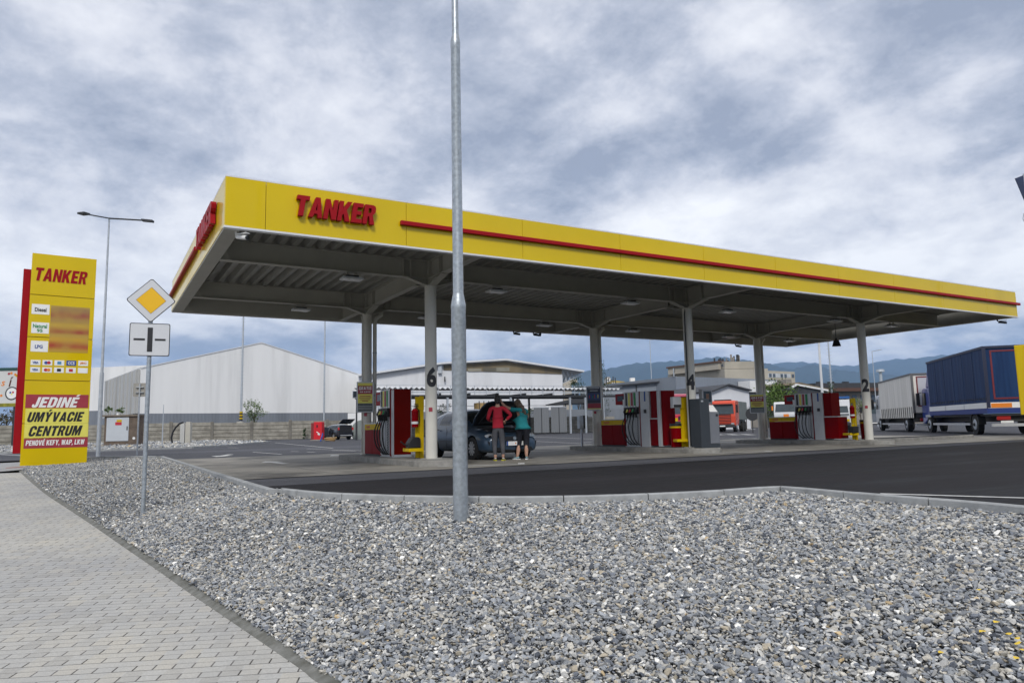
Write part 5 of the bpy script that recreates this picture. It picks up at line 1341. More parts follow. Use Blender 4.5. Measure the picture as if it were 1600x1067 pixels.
def blurm():
    m=bpy.data.materials.new('price_display'); m.use_nodes=True; t_=m.node_tree; b=t_.nodes['Principled BSDF']; b.inputs['Roughness'].default_value=.5
    tc=N(t_,'ShaderNodeTexCoord'); sp=N(t_,'ShaderNodeSeparateXYZ'); L(t_,tc.outputs['Generated'],sp.inputs[0])
    z=sp.outputs[2]
    bars=ramp(t_,z,[(0,(.50,.30,.02)),(.14,(.36,.05,.02)),(.28,(.52,.30,.03)),(.36,(.45,.28,.05)),(.44,(.32,.06,.03)),(.58,(.50,.32,.04)),(.68,(.36,.22,.06)),(.80,(.30,.08,.05)),(.93,(.30,.17,.07)),(1,(.42,.28,.05))],'EASE')
    nz=N(t_,'ShaderNodeTexNoise',_in={2:2.2,3:1.0}); L(t_,tc.outputs['Object'],nz.inputs[0])
    L(t_,mixc(t_,ramp(t_,nz.outputs[0],[(.35,(0,)*3),(.7,(.6,)*3)]),bars,(.42,.28,.05)),b.inputs['Base Color']); return m
panel(80,477,137,552,blurm(),'price_display')
def th(s_,px,py,wpx,hpx,m,sh=.25,gap=.09,name='lettering'):
    c=tx(px,py); w_=abs(tx(px-wpx/2,py)[0]-tx(px+wpx/2,py)[0]); h=abs(tx(px,py-hpx/2)[1]-tx(px,py+hpx/2)[1])
    return heavy(name,s_,t,lambda u,v,k:(c[0]+u,-.014+k,c[1]+v),w_,h,m,.012 if m is red else .006,sh,gap)
th('TANKER',97,431.5,81,20,red,.18,.08)
names=[('VISA',inkbl),('o',inkr),('#',inkbl),('CCS',whitep),('JBC',orange),('VISA',inkbl),('o',orange),('D',inkb),('*',inkr),('',inkb)]
for r_ in range(2):
    for k in range(5):
        px=55.5+18.6*k-(r_*0.6); py=566.3+11.2*r_+k*.35-(0)
        n_,mm=names[r_*5+k]
        pl=panel(px-7.4,py-4.3,px+7.4,py+4.3,inkbl if n_=='CCS' else whitep,'card_plate')
        if n_ in('VISA','CCS','JBC'): ttext(n_,px,py,3.6 if n_!='CCS' else 4.8,mm,'card_mark',wpx=9.5 if n_=='VISA' else 10.5,bold=.004)
        elif n_=='o':
            b=MB()
            for s_,m2 in ((-2.2,inkbl if r_==0 else inkr),(2.2,mm)):
                c=tx(px+s_,py); b.cyl((c[0],-.010,c[1]),(c[0],-.013-(s_>0)*.002,c[1]),.055,.055,m2,14)
            b.build('card_mark',t)
        elif n_: 
            c=tx(px,py); MB().box(c[0]-.06,c[0]+.06,-.012,-.0065,c[1]-.05,c[1]+.05,mm if n_!='#' else M('card_blue',(.06,.25,.45),.5)).build('card_mark',t)
panel(40.5,616,137.5,637.3,inkm,'banner_stripe'); th('JEDINÉ',88.5,628.5,76,16,whitep,.3)
panel(40,638.2,137.5,660.8,inky,'banner_stripe'); th('UMÝVACIE',88,651,89,15,inkb,.3)
panel(38.5,662.2,137,683.5,inky,'banner_stripe'); th('CENTRUM',87.5,672.8,84,15.5,inkb,.3)
panel(37.5,684.3,136.5,698,inkm,'banner_stripe'); th('PENOVÉ KEFY, WAP, LKW',87,691,92,8,whitep,.15)
# --- billboard at the left edge
s=Site(-40,70,28.5,70); t=s.thing('billboard','white billboard with dark lettering and a round emblem behind the totem','billboard')
a=s.f(10,630)[1];c=s.f(10,579)[1]
MB().box(0,s.len,0,.2,a,c,M('billboard_sheet',(.62,.62,.60),.5,0,.06,.6)).build('sheet',t)
MB().box(-.1,s.len+.1,-.06,.26,c+.005,c+.28,M('dark_green_frame',(.02,.07,.06),.5)).build('frame',t); MB().box(-.1,s.len+.1,-.06,.26,a-.35,a-.005,M('green_yellow_frame',(.30,.28,.02),.6,0,.5,3)).build('frame',t)
for px in (-30,20): x=s.f(px,640)[0]; MB().box(x,x+.25,.05,.2,-.1,a-.35,dark).build('leg',t)
def bt(s_,px,py,hpx,m,sh=.2):
    q_=s.f(px,py); sz=hpx/FPX*70/.7; o=text('lettering',s_,sz,m,t,(q_[0],-.012,q_[1]),(math.pi/2,0,0),.003,.01,sh); return o
bt('r',-12,598,12,inkm); bt('o',-4,598,10,M('plum_ink',(.12,.02,.06),.5)); bt('s',4.5,598,11,orange); bt('í',15,597,16,M('brown_ink',(.09,.03,.02),.5))
q_=s.f(18.5,614.5); b=MB(); R_=10.5/FPX*70
b.cyl((q_[0],-.006,q_[1]),(q_[0],-.012,q_[1]),R_,R_,inkb,28).cyl((q_[0],-.013,q_[1]),(q_[0],-.016,q_[1]),R_*.82,R_*.82,whitep,28)
b.cyl((q_[0]-.14,-.017,q_[1]+.08),(q_[0]-.14,-.02,q_[1]+.08),R_*.16,R_*.16,inkbl,10).cyl((q_[0]+.12,-.017,q_[1]+.1),(q_[0]+.12,-.02,q_[1]+.1),R_*.16,R_*.16,inkr,10).cyl((q_[0],-.017,q_[1]-.08),(q_[0],-.02,q_[1]-.08),R_*.13,R_*.13,inky,10)
b.build('round_emblem',t)
b=MB()
for k,(px,py,mm) in enumerate(((14,584,inkm),(18,583,orange),(24,585,orange),(26,587,yellow2),(2,618,orange),(-8,616,inkm))): q_=s.f(px,py); b.cyl((q_[0],-.006,q_[1]),(q_[0],-.01,q_[1]),.13,.13,mm,7)
b.build('leaf_pattern',t)

# ============================================================ VEHICLES
def loft(sections,m_fn,sub=1):
    # sections: list of (y, [(x,z),...]) half profile from bottom centre to top centre; mirrored in x
    n=len(sections[0][1]); bm=bmesh.new(); rings=[]
    for y,pr in sections:
        ring=[bm.verts.new((x,y,z)) for x,z in pr]
        ring+=[bm.verts.new((-x,y,z)) for x,z in reversed(pr) if x>1e-6]
        rings.append(ring)
    k=len(rings[0]); mats=[]
    for i in range(len(rings)-1):
        for j in range(k):
            f=bm.faces.new((rings[i][j],rings[i][(j+1)%k],rings[i+1][(j+1)%k],rings[i+1][j]))
            jj=j if j<n-1 else 2*n-3-j
            f.material_index=m_fn(i,jj,j)
    f=bm.faces.new(rings[0][::-1]); f.material_index=m_fn(-1,0,0)
    f=bm.faces.new(rings[-1]); f.material_index=m_fn(len(rings),0,0)
    bmesh.ops.recalc_face_normals(bm,faces=bm.faces)
    return bm
def baked(o,name=None):
    dg=bpy.context.evaluated_depsgraph_get(); me=bpy.data.meshes.new_from_object(o.evaluated_get(dg)); old=o.data
    o.modifiers.clear(); o.data=me; return o
def car_body(name,parent,S,mats,matfn,wheels,wr,sub=1,hw=.86):
    bm=loft(S,matfn); me=bpy.data.meshes.new(name); bm.to_mesh(me); bm.free()
    for m in mats: me.materials.append(m)
    o=bpy.data.objects.new(name,me); col.objects.link(o)
    sm=o.modifiers.new('s','SUBSURF'); sm.levels=2; sm.render_levels=2
    cut=MB()
    for y in wheels:
        for s in (-1,1): cut.cyl((s*(hw+.3),y,wr*.98),(s*(hw-.26),y,wr*.98),wr*1.18,wr*1.18,rubber,28)
    c=cut.build('cutter'); 
    bo=o.modifiers.new('b','BOOLEAN'); bo.operation='DIFFERENCE'; bo.object=c; bo.solver='EXACT'
    bpy.context.view_layer.update(); baked(o); bpy.data.objects.remove(c)
    me=o.data
    me.polygons.foreach_set('use_smooth',[True]*len(me.polygons))
    try: me.set_sharp_from_angle(angle=R(38))
    except Exception: pass
    o.parent=parent; return o
hub=M('hubcap_grey',(.42,.43,.44),.35,.5)
def wheel(parent,x,y,r,wd,s,spokes=9,truck=False):
    b=MB(); b.cyl((x,y,r),(x+s*wd,y,r),r,r,rubber,28); b.cyl((x+s*wd,y,r),(x+s*(wd+.015),y,r),r*.97,r*.80,rubber,28,False)
    o=b.build('wheel',parent); smooth_obj(o)
    b=MB(); b.cyl((x+s*(wd-.01),y,r),(x+s*(wd+.004),y,r),r*.64,r*.66,dark if not truck else galvd,24)
    o2=b.build('rim',o)
    b=MB()
    for k in range(spokes):
        a=2*math.pi*k/spokes; b.beam((x+s*(wd+.008),y+r*.12*math.cos(a),r+r*.12*math.sin(a)),(x+s*(wd+.006),y+r*.62*math.cos(a),r+r*.62*math.sin(a)),r*.16,.012,hub,up=(1,0,0))
    b.cyl((x+s*(wd+.004),y,r),(x+s*(wd+.022),y,r),r*.15,r*.13,hub,12); b.build('hubcap',o)
    return o
def sec(y,wl,wm,wb,wt,zb,zm,zl,zt_): # half profile: bottom centre, sill, low side, mid, belt, roof edge, roof centre
    return (y,[(0,zb),(wl,zb),(wm,zb+.10),(wm+.02,zm),(wb,zl),(wt,zt_-.04),(0,zt_)])
# ---- blue grey hatchback with raised bonnet; nose towards the drive
carblue=M('car_paint_slate_blue',(.040,.072,.115),.28,.2,.05,1,coat=.35)
CXm=9.90; CYf=17.05
car=empty('hatchback_car',(CXm,CYf,0),0,'slate blue hatchback with raised bonnet standing between columns 6 and 3','car')
S=[sec(0,.50,.58,.55,.30,.24,.42,.58,.62),sec(.06,.66,.74,.70,.42,.20,.44,.62,.67),sec(.22,.74,.82,.78,.50,.18,.47,.66,.74),sec(.50,.78,.855,.82,.52,.18,.52,.72,.80),sec(.95,.80,.865,.84,.58,.18,.56,.80,.86),sec(1.18,.80,.865,.845,.66,.18,.58,.85,.93),
   sec(1.28,.80,.865,.85,.66,.18,.58,.87,.98),sec(1.55,.80,.87,.855,.66,.18,.58,.89,1.17),sec(1.95,.80,.87,.855,.62,.18,.58,.91,1.38),sec(2.10,.80,.87,.855,.61,.18,.58,.92,1.42),sec(2.42,.80,.87,.855,.61,.18,.58,.93,1.455),sec(2.52,.80,.87,.855,.61,.18,.58,.93,1.455),
   sec(3.20,.80,.87,.855,.60,.18,.58,.96,1.44),sec(3.34,.80,.87,.855,.59,.19,.58,.97,1.43),sec(3.70,.80,.86,.84,.57,.20,.60,1.0,1.38),sec(3.95,.78,.84,.80,.55,.22,.60,1.02,1.18),sec(4.12,.74,.80,.76,.55,.26,.60,.98,1.02),sec(4.18,.66,.72,.70,.50,.32,.60,.90,.94)]
def mf(i,j,jf):
    # material: 0 paint 1 glass 2 black
    if i<0 or i>=len(S): return 0
    if j==0: return 2
    if i in (2,3,4) and j==5: return 2          # open engine bay
    if j==5 and i in (6,7): return 1            # windscreen
    if j==5 and i==14: return 1
    if j==4 and i in (7,8,10,12 if False else 11): return 1
    if j==4 and i==13: return 1
    return 0
body=car_body('body',car,S,[carblue,glassd,black],mf,(.86,3.40),.31)
for y in (.86,3.40):
    for s in (-1,1): wheel(car,s*.66,y,.31,.20,s,10)
# bonnet propped up, hinge near the windscreen
b=MB(); hy,hz=1.12,.93; an=R(46)
def bp_(u,v,h): # u across, v from hinge, h thickness
    return (u*(1-.10*v),hy-v*math.cos(an)-h*math.sin(an),hz+v*math.sin(an)-h*math.cos(an))
rows=[(-.72,0),(.72,0),(.74,.32),(.70,.68),(.60,.86),(.40,.92),(-.40,.92),(-.60,.86),(-.70,.68),(-.74,.32)]
b.prism([(u,v) for u,v in rows],0,-.03,carblue,bp_); o=b.build('bonnet',car,bevel=.012)
b=MB(); b.prism([(u*.95,.03+v*.95) for u,v in rows],.002,.02,black,bp_); b.build('underside',o)
b=MB()
for u0,v0,u1,v1 in ((-.55,.1,-.35,.78),(.55,.1,.35,.78),(-.35,.78,.35,.78),(-.5,.15,.5,.15),(-.3,.2,.2,.8),(.3,.2,-.2,.8)): b.beam(bp_(u0,v0,.03),bp_(u1,v1,.03),.05,.02,dark)
b.build('ribs',o)
b=MB(); b.beam((.55,.35,.78),bp_(.5,.62,.02),.014,.014,silver); b.build('prop_rod',o)
b=MB(); b.box(-.22,.25,.45,.85,.72,.84,dark).box(.32,.55,.5,.8,.70,.83,M('battery_grey',(.10,.10,.11),.5)).box(-.52,-.32,.55,.8,.70,.82,black).box(-.55,.55,.22,.30,.69,.73,carblue)
b.tube([(-.4,.4,.80),(-.1,.35,.86),(.3,.42,.84),(.45,.7,.86)],.03,black,6).cyl((.45,.42,.72),(.45,.42,.84),.06,.06,whitep,10); b.build('engine',car,bevel=.01)
headm=M('headlight_lens',(.55,.57,.58),.08,.3,.5,25,coat=.8)
for s in (-1,1):
    b=MB(); b.prism([(.42,.60),(.50,.54),(.72,.555),(.80,.66),(.70,.70),(.50,.68)],-.02,.05,headm,lambda u,v,h:(s*u,.085+.55*max(0,u-.45)**1.3+h*.4+.0,v)); o=b.build('headlight',car,bevel=.01)
    b=MB(); b.cyl((s*.56,.07,.62),(s*.56,.10,.62),.045,.045,chrome,14).cyl((s*.68,.11,.625),(s*.68,.15,.625),.04,.04,chrome,14); b.build('reflector',o)
    b=MB(); b.box(s*.93-.07,s*.93+.07,1.45,1.60,.93,1.05,black); b.beam((s*.84,1.5,.93),(s*.90,1.52,.96),.05,.04,black); b.build('wing_mirror',car,bevel=.03)
    b=MB(); b.box(s*.905-.012,s*.905+.012,1.98,2.12,.80,.825,black); b.box(s*.905-.012,s*.905+.012,2.95,3.09,.82,.845,black); b.build('door_handle',car)
b=MB(); b.prism([(-.34,.50),(.34,.50),(.26,.63),(-.26,.63)],-.012,.03,black,lambda u,v,h:(u,-.015+h+.0,v)); o=b.build('grille',car,bevel=.01)
b=MB(); b.cyl((0,-.03,.575),(0,-.04,.575),.05,.05,chrome,16); b.build('emblem',o)
b=MB(); b.prism([(-.62,.24),(.62,.24),(.55,.34),(-.55,.34)],-.02,.03,black,lambda u,v,h:(u,.0+.10*abs(u)**2+h,v)); b.build('lower_intake',car)
b=MB()
for s in (-1,1): b.prism([(s*.50,.36),(s*.74,.40),(s*.76,.50),(s*.55,.44)],-.02,.03,black,lambda u,v,h:(u,.0+.16*abs(u)**2+h,v))
b.build('fog_intake',car)
b=MB(); b.box(-.26,.26,-.045,-.03,.385,.495,whitep); o=b.build('number_plate',car); b=MB(); b.box(-.262,-.215,-.048,-.0455,.385,.495,inkbl).cyl((.02,-.046,.44),(.02,-.05,.44),.02,.02,orange,8); b.build('plate_band',o)
b=MB()
for y in (1.42,2.47,3.32):
    for s in (-1,1): b.beam((s*.884,y,.26),(s*.872,y,.90),.008,.006,black)
for s in (-1,1): b.beam((s*.892,1.0,.50),(s*.892,3.0,.50),.02,.012,black)
b.build('door_seams',car)
b=MB(); b.box(-.3,.3,1.9,2.6,.55,1.15,dark)
b.box(-.65,-.25,2.1,2.3,.5,1.25,dark); b.build('seat',car)

# ---- black compact SUV with open tailgate, tail to the camera
carblk=M('car_paint_black',(.018,.020,.026),.22,.2,.05,1,coat=.8)
dsv=70.0; g=fd(540,dsv); suv=empty('suv_car',(g.x,g.y,0),0.16,'black compact car with its tailgate wide open beside the red vacuum cabinet','car')
S2=[(.0,.66),(.08,.8),(.4,.86),(1.0,.88),(2.6,.88),(3.4,.87),(3.9,.82),(4.1,.7)]
zt2=[1.05,1.2,1.5,1.56,1.54,1.1,.95,.8]
Sv=[sec(y,w_-.05,w_,w_-.02,min(.64,w_-.1),.28,.7,1.02 if z>1.06 else z-.06,z) for (y,w_),z in zip(S2,zt2)]
def mf2(i,j,jf):
    if i<0: return 2
    if i>=len(Sv): return 0
    if j==0: return 2
    if j==4 and i in (2,3): return 1
    if j==5 and i==4: return 1
    return 0
SL=Sv; 
b0=car_body('body',suv,Sv,[carblk,glassd,black],mf2,(.85,3.3),.35)
for y in (.85,3.3):
    for s in (-1,1): wheel(suv,s*.66,y,.35,.20,s,8)
b=MB(); b.box(-.66,.66,-.04,.0,.75,1.42,black); b.build('boot_opening',suv,bevel=.02)
b=MB(); b.box(-.80,.80,-.10,-.0,.36,.74,carblk).box(-.6,.6,-.12,-.101,.40,.46,silver2); o=b.build('rear_bumper',suv,bevel=.03)
b=MB(); b.beam((0,.25,1.56),(0,-.72,1.98),1.30,.07,carblk); o=b.build('tailgate',suv,bevel=.02)
b=MB(); b.beam((0,-.08,1.66),(0,-.60,1.885),.95,.01,glassm); b.build('rear_window',o)
for s in (-1,1):
    b=MB(); b.box(s*.74-.09,s*.74+.09,-.06,.0,.95,1.20,M('tail_light_red',(.55,.02,.02),.2,0,0,1,coat=.5)); b.build('tail_light',suv,bevel=.03)
b=MB(); b.beam((-.9,1.9,.85),(-1.6,2.1,.95),.06,.75,carblk); b.build('open_door',suv,bevel=.02)

# ---- lorries; local +x points to the front, y across, origin at rear left ground corner
lorryw=M('cab_white',(.62,.63,.64),.35,0,.05,1,coat=.5)
def tarp(name,c,c2):
    m=bpy.data.materials.new(name); m.use_nodes=True; t=m.node_tree; b=t.nodes['Principled BSDF']; b.inputs['Roughness'].default_value=.6; b.inputs['Specular IOR Level'].default_value=.2
    tc=N(t,'ShaderNodeTexCoord'); mp=N(t,'ShaderNodeMapping'); mp.inputs[3].default_value=(1.6,1.6,.12); L(t,tc.outputs['Object'],mp.inputs[0])
    nz=N(t,'ShaderNodeTexNoise',_in={2:1.6,3:5.0,4:.6}); L(t,mp.outputs[0],nz.inputs[0])
    L(t,ramp(t,nz.outputs[0],[(.35,c2),(.65,c)]),b.inputs['Base Color'])
    bp=N(t,'ShaderNodeBump'); bp.inputs['Strength'].default_value=.6; bp.inputs['Distance'].default_value=.05; L(t,nz.outputs[0],bp.inputs['Height']); L(t,bp.outputs[0],b.inputs['Normal'])
    return m
tb=tarp('tarpaulin_navy',(.012,.042,.125),(.006,.024,.08)); tw=tarp('tarpaulin_cream',(.85,.81,.74),(.70,.67,.60)); ty_=tarp('tarpaulin_yellow',(.70,.50,.01),(.60,.42,.01))
cabblue=M('cab_blue',(.018,.05,.27),.35,0,.1,1,coat=.5)
def lorry(name,label,C0,ang,Lb,Wd,zb,zt_,tm,cabm,board,boardm,trimm,cab=True,straps=False,wheels_=(1.9,None),door=None):
    t=empty(name,C0,ang,label,'lorry','lorries parked in a row at right')
    b=MB(); b.box(0,Lb,-Wd,0,zb,zt_,tm); box=b.build('cargo_cover',t,bevel=.02)
    b=MB(); b.box(-.06,Lb+.03,.004,.035,zt_-.10,zt_+.02,trimm).box(-.06,-.005,-Wd,.0,zt_-.10,zt_+.02,trimm).box(-.06,-.006,-.12,.03,zb,zt_-.101,trimm); b.build('frame_trim',box)
    if board:
        b=MB(); 
        n=3
        for k in range(n): b.box(Lb*k/n+.05,Lb*(k+1)/n-.05,.006,.06,zb-.02,zb+.26,whitep)
        b.box(-.05,-.008,-Wd,0,zb-.02,zb+.26,whitep); o=b.build('side_board',t)
        b=MB(); b.box(-.05,Lb,.004,.055,zb-.28,zb-.03,boardm).box(-.06,-.002,-Wd,0,zb-.28,zb-.03,boardm); b.build('side_rail',t)
        b=MB(); b.box(-.058,-.051,-1.05,-.14,zb+.0,zb+.22,orange); b.build('marker_board',o)
    if board:
        b=MB(); k=.12
        while k<Lb-.1: b.box(k,k+.07,.003,.02,zb+.40,zb+.52,dark); k+=.30
        b.build('eyelet_row',box)
        b=MB()
        for k in range(1,6): b.box(Lb*k/6-.03,Lb*k/6+.03,.002,.014,zb+.30,zt_-.12,M('tarp_seam',(.010,.03,.09),.6))
        b.build('cover_seam',box)
    if straps:
        b=MB()
        k=.3
        while k<Lb-.2: b.box(k,k+.16,.006,.03,zb-.35,zb+.42,M('strap_grey',(.20,.19,.17),.7)); k+=.62
        b.build('curtain_strap',box)
        MB().box(.03,Lb-.03,-.0,.004,zb-.32,zb-.002,tm).build('curtain_skirt',box)
    # red edging tape of the rear
    b=MB(); y0,y1=-Wd+.15,-.30; x_=-.02
    for a0,a1,c0,c1 in ((y0,y1,zt_-.28,zt_-.20),(y0,y1,zb+.42,zb+.50),(y1-.08,y1,zb+.50,zt_-.28),(y0,y0+.08,zb+.50,zt_-.28)): b.box(x_,x_+.012,a0,a1,c0,c1,M('tape_dark_red',(.16,.015,.025),.6))
    b.build('edging_tape',box)
    b=MB(); b.box(.2,Lb+1.5,-Wd+.8,-.8,.65,.95,dark).box(0,Lb,-Wd+.15,-.15,.951,zb-.3 if board else zb-.01,dark); b.build('chassis',t)
    wy=[Lb*.22,Lb+.55]
    for xw in wy:
        for yy,s in ((-.02-.30,1),(-Wd+.32,-1)):
            b=MB(); b.cyl((xw,yy-.0,.52),(xw,yy+s*.28,.52),.52,.52,rubber,24); o=b.build('wheel',t); b=MB(); b.cyl((xw,yy+s*.27,.52),(xw,yy+s*.30,.52),.30,.26,galvd,16).cyl((xw,yy+s*.29,.52),(xw,yy+s*.36,.52),.10,.08,dark,10); b.build('rim',o)
    b=MB(); P=[(Lb*.22+.66*math.cos(R(a)),.52+.66*math.sin(R(a))) for a in range(0,181,15)]+[(Lb*.22+.60*math.cos(R(a)),.52+.60*math.sin(R(a))) for a in range(180,-1,-15)]
    b.prism(P,-.36,-.02,dark,lambda u,v,h:(u,h,v)); b.build('mudguard',t)
    b=MB(); b.box(Lb*.22+.9,Lb-.1,-.12,-.07,.48,.60,silver2); b.build('side_guard',t)
    b=MB(); b.box(-.05,.06,-Wd+.1,-.1,.42,.56,silver2); b.build('underrun_bar',t)
    b=MB(); b.box(-.03,.05,-.95,-.35,.74,.92,M('rear_lamp_red',(.35,.02,.02),.3)); o=b.build('rear_lamp',t)
    b=MB(); b.box(-.045,-.031,-1.05,-.5,.58,.70,whitep); b.build('number_plate',t)
    if door: b=MB(); b.box(-.015,-.005,-Wd+.25,-.40,zb+.50,zt_-.3,door); b.build('rear_door',box)
    if cab:
        x0=Lb+.12
        prof=[(x0,1.0),(x0+1.65,.55),(x0+2.0,.6),(x0+2.05,1.5),(x0+1.75,2.75),(x0+1.5,2.85),(x0,2.85)]
        b=MB(); b.prism(prof,-Wd+.05,-.05,cabm,lambda u,v,h:(u,h,v)); c=b.build('cab',t,bevel=.08)
        b=MB(); b.prism([(x0,2.86),(x0+1.45,2.86),(x0+.75,zt_-.35),(x0,zt_-.15)],-Wd+.2,-.2,cabm,lambda u,v,h:(u,h,v)); b.build('roof_deflector',c,bevel=.1)
        b=MB(); b.prism([(x0+.85,1.75),(x0+1.75,1.75),(x0+1.60,2.55),(x0+.85,2.55)],-.052,-.035,glassd,lambda u,v,h:(u,h,v)); b.build('side_window',c)
        b=MB(); b.box(x0+1.6,x0+1.75,.12,.32,1.75,2.55,black); b.beam((x0+1.65,-.02,2.6),(x0+1.68,.22,2.55),.04,.04,black); b.build('mirror',c)
        b=MB(); b.box(x0+.1,x0+1.2,-.2,-.03,.98,1.12,silver2); b.build('wheel_arch',c)
    return t
# blue truck
dr,df=36.0,45.6; a=fd(1545,dr); c=fd(1455,df); v=c-a; zt_=zt(1545,541,dr)
lorry('box_lorry','dark blue curtain sided lorry with blue cab and white side boards, at right',(a.x,a.y,0),math.atan2(v.y,v.x),v.length,2.5,zt(1545,637,dr),zt_,tb,cabblue,True,M('rail_blue',(.015,.04,.20),.5),M('trim_navy',(.012,.018,.05),.5))
dr,df=48.0,58.5; a=fd(1428.5,dr); c=fd(1376.5,df); v=c-a; zt_=zt(1428.5,583.5,dr)
lorry('box_lorry','cream curtain sided lorry with white cab, half hidden behind the dark blue lorry',(a.x,a.y,0),math.atan2(v.y,v.x),v.length,2.5,zt(1428,645,dr),zt_,tw,lorryw,False,None,M('trim_grey',(.12,.12,.12),.5),straps=True,door=M('door_pale',(.50,.50,.53),.5,0,.05,1))
# yellow tarpaulin truck at the frame edge
dr=30.5; a=fd(1588.5+7,dr); t=empty('box_lorry',(a.x,a.y,0),-1.20,'bright yellow tarpaulin lorry body cut off by the right edge','lorry','lorries parked in a row at right')
zt_=zt(1590,539,dr); zb_=zt(1599,648,dr)
MB().box(0,6,0,2.4,zb_,zt_,ty_).build('cargo_cover',t,bevel=.03); MB().box(.3,5.8,.3,2.2,.7,zb_-.01,dark).build('chassis',t)
MB().box(.02,6,.02,2.38,zb_-.20,zb_-.012,silver2).build('side_rail',t) if False else None
b=MB(); b.cyl((.55,.02,.9),(.55,-.06,.9),.18,.18,silver2,16).cyl((1.1,.02,.9),(1.1,-.06,.9),.16,.16,silver2,16); b.build('air_tank_cap',t)
for x in (2.0,4.6):
    b=MB(); b.cyl((x,.05,.5),(x,.35,.5),.5,.5,rubber,24); o=b.build('wheel',t); b=MB(); b.cyl((x,.02,.5),(x,.06,.5),.26,.28,galvd,14); b.build('rim',o)
# dark banner on a pole entering at the right edge
dep=24; g=fd(1641,dep); zt_=zt(1600,270,dep); t=empty('banner_flag',(g.x,g.y,0),-YAW,'dark blue banner on a pole cut off by the upper right edge','flag')
MB().cyl((0,0,0),(0,0,zt_+.1),.05,.04,galvd,10).build('pole',t); sc=dep/FPX
MB().prism([(-.33,zt_-.06),(.0,zt_+.06),(.0,zt_-1.15),(-.12,zt_-.75)],-.01,.01,M('banner_cloth',(.02,.035,.09),.6,0,.3,4),FN).build('cloth',t)
MB().tube([(-.02,0,zt_-1.25),(-.15,0,zt_-1.32),(-.20,0,zt_-1.5),(-.14,0,zt_-1.7),(-.03,0,zt_-1.78)],.008,dark,5).build('cord',t)

# ---- cab-over fronts seen between the pumps; local -y is the front
def cab_front(name,label,px,dep,W_,H_,m,glass_z,ang=0,grille=None,body=None,extra=None,cat='lorry',group=None):
    g=fd(px,dep); t=empty(name,(g.x,g.y,0),-math.atan2(g.x,g.y)+ang,label,cat,group); h=W_/2
    b=MB(); b.prism([(-.0,.55),(.0,1.5),(.25,H_-.15),(.45,H_),(1.9,H_),(1.9,.9),(1.2,.55)],-h,h,m,lambda u,v,k:(k,u,v)); c=b.build('cab',t,bevel=.07)
    z0,z1=glass_z; y=lambda z: -.012+max(0,(z-1.5))*.25/(H_-.15-1.5)
    b=MB(); b.add([(-h+.12,y(z0)-.01,z0),(h-.12,y(z0)-.01,z0),(h-.2,y(z1)-.01,z1),(-h+.2,y(z1)-.01,z1)],[(0,1,2,3)],glassm); b.build('windscreen',c)
    for s in (-1,1):
        b=MB(); b.box(s*(h+.15)-.09,s*(h+.15)+.09,.15,.25,z0+.1,z1,black); b.beam((s*h*.95,.3,z1),(s*(h+.15),.2,z1-.05),.04,.04,black); b.build('mirror',c)
        b=MB(); b.box(s*(h-.35)-.22,s*(h-.35)+.22,-.03,-.005,.72,.88,headm); b.build('headlight',c,bevel=.02)
        b=MB(); b.cyl((s*(h-.02),.75,.5),(s*(h-.35),.75,.5),.5,.5,rubber,20); o=b.build('wheel',t); b=MB(); b.cyl((s*(h-.02),.75,.5),(s*(h+.01),.75,.5),.28,.24,galvd,12); b.build('rim',o)
    b=MB(); b.box(-h+.02,h-.02,-.10,-.012,.42,.70,dark); o=b.build('bumper',c,bevel=.03)
    b=MB(); b.box(-.26,.26,-.115,-.101,.52,.63,whitep); b.build('number_plate',o)
    if grille:
        n,gz0,gz1=grille; b=MB(); b.box(-h+.12,h-.42,-.030,-.004,gz0-.08,gz1+.08,black); gr=b.build('grille',c)
        b=MB()
        for k in range(n): z=gz0+(gz1-gz0)*(k+.5)/n; b.box(-h+.14,h-.44,-.055,-.032,z-.035,z+.035,m)
        b.build('grille_bar',gr)
    if body: b=MB(); b.box(-h-.02,h+.02,2.1,6.5,1.15,body[0],body[1]); b.build('dump_body',t,bevel=.05); b=MB(); b.box(-h+.2,h-.2,1.9,6.4,.6,1.14,dark); b.build('chassis',t); 
    if body:
        for yy in (4.2,5.4):
            for s in (-1,1): MB().cyl((s*(h-.02),yy,.5),(s*(h-.4),yy,.5),.5,.5,rubber,18).build('wheel',t)
    return t,c
orng=M('cab_orange_red',(.62,.055,.012),.35,0,.06,1,coat=.5)
t,c=cab_front('dump_truck','orange red dump truck facing the station right of column 4',1129,70,2.5,3.05,orng,(1.75,2.62),-.20,(6,.75,1.65),(3.0,M('dump_grey_green',(.16,.18,.17),.6,0,.2,1)))
b=MB(); b.box(-.8,.8,.5,.9,3.055,3.16,black); b.build('roof_lamp_bar',c); MB().box(-1.0,1.0,-.05,.30,2.64,2.72,dark).build('sun_visor',c)
rescue=M('cab_signal_red',(.60,.03,.06),.35,0,.05,1,coat=.5)
t,c=cab_front('red_truck','red truck with yellow black chequers seen left of column 4',1060,50,2.4,2.75,rescue,(1.55,2.15),.1)
b=MB(); b.box(-1.16,1.16,-.12,-.05,.35,1.05,dark); b.build('lower_bumper',c)
b=MB()
for k in range(8): b.box(-1.15+.29*k,-.90+.29*k,-.03,-.004,1.15-.12*(k%2),1.40-.12*(k%2),yellow2 if k%2 else black)
b.build('chequer_band',c); b=MB(); b.box(-1.1,1.1,.1,1.6,2.76,2.95,M('light_bar_pink',(.55,.12,.18),.3)); b.build('light_bar',c,bevel=.03)
t,c=cab_front('white_truck','white truck cab with orange plate behind the middle of the right hand pump',1231,64,2.3,2.65,lorryw,(1.75,2.45),-.1)
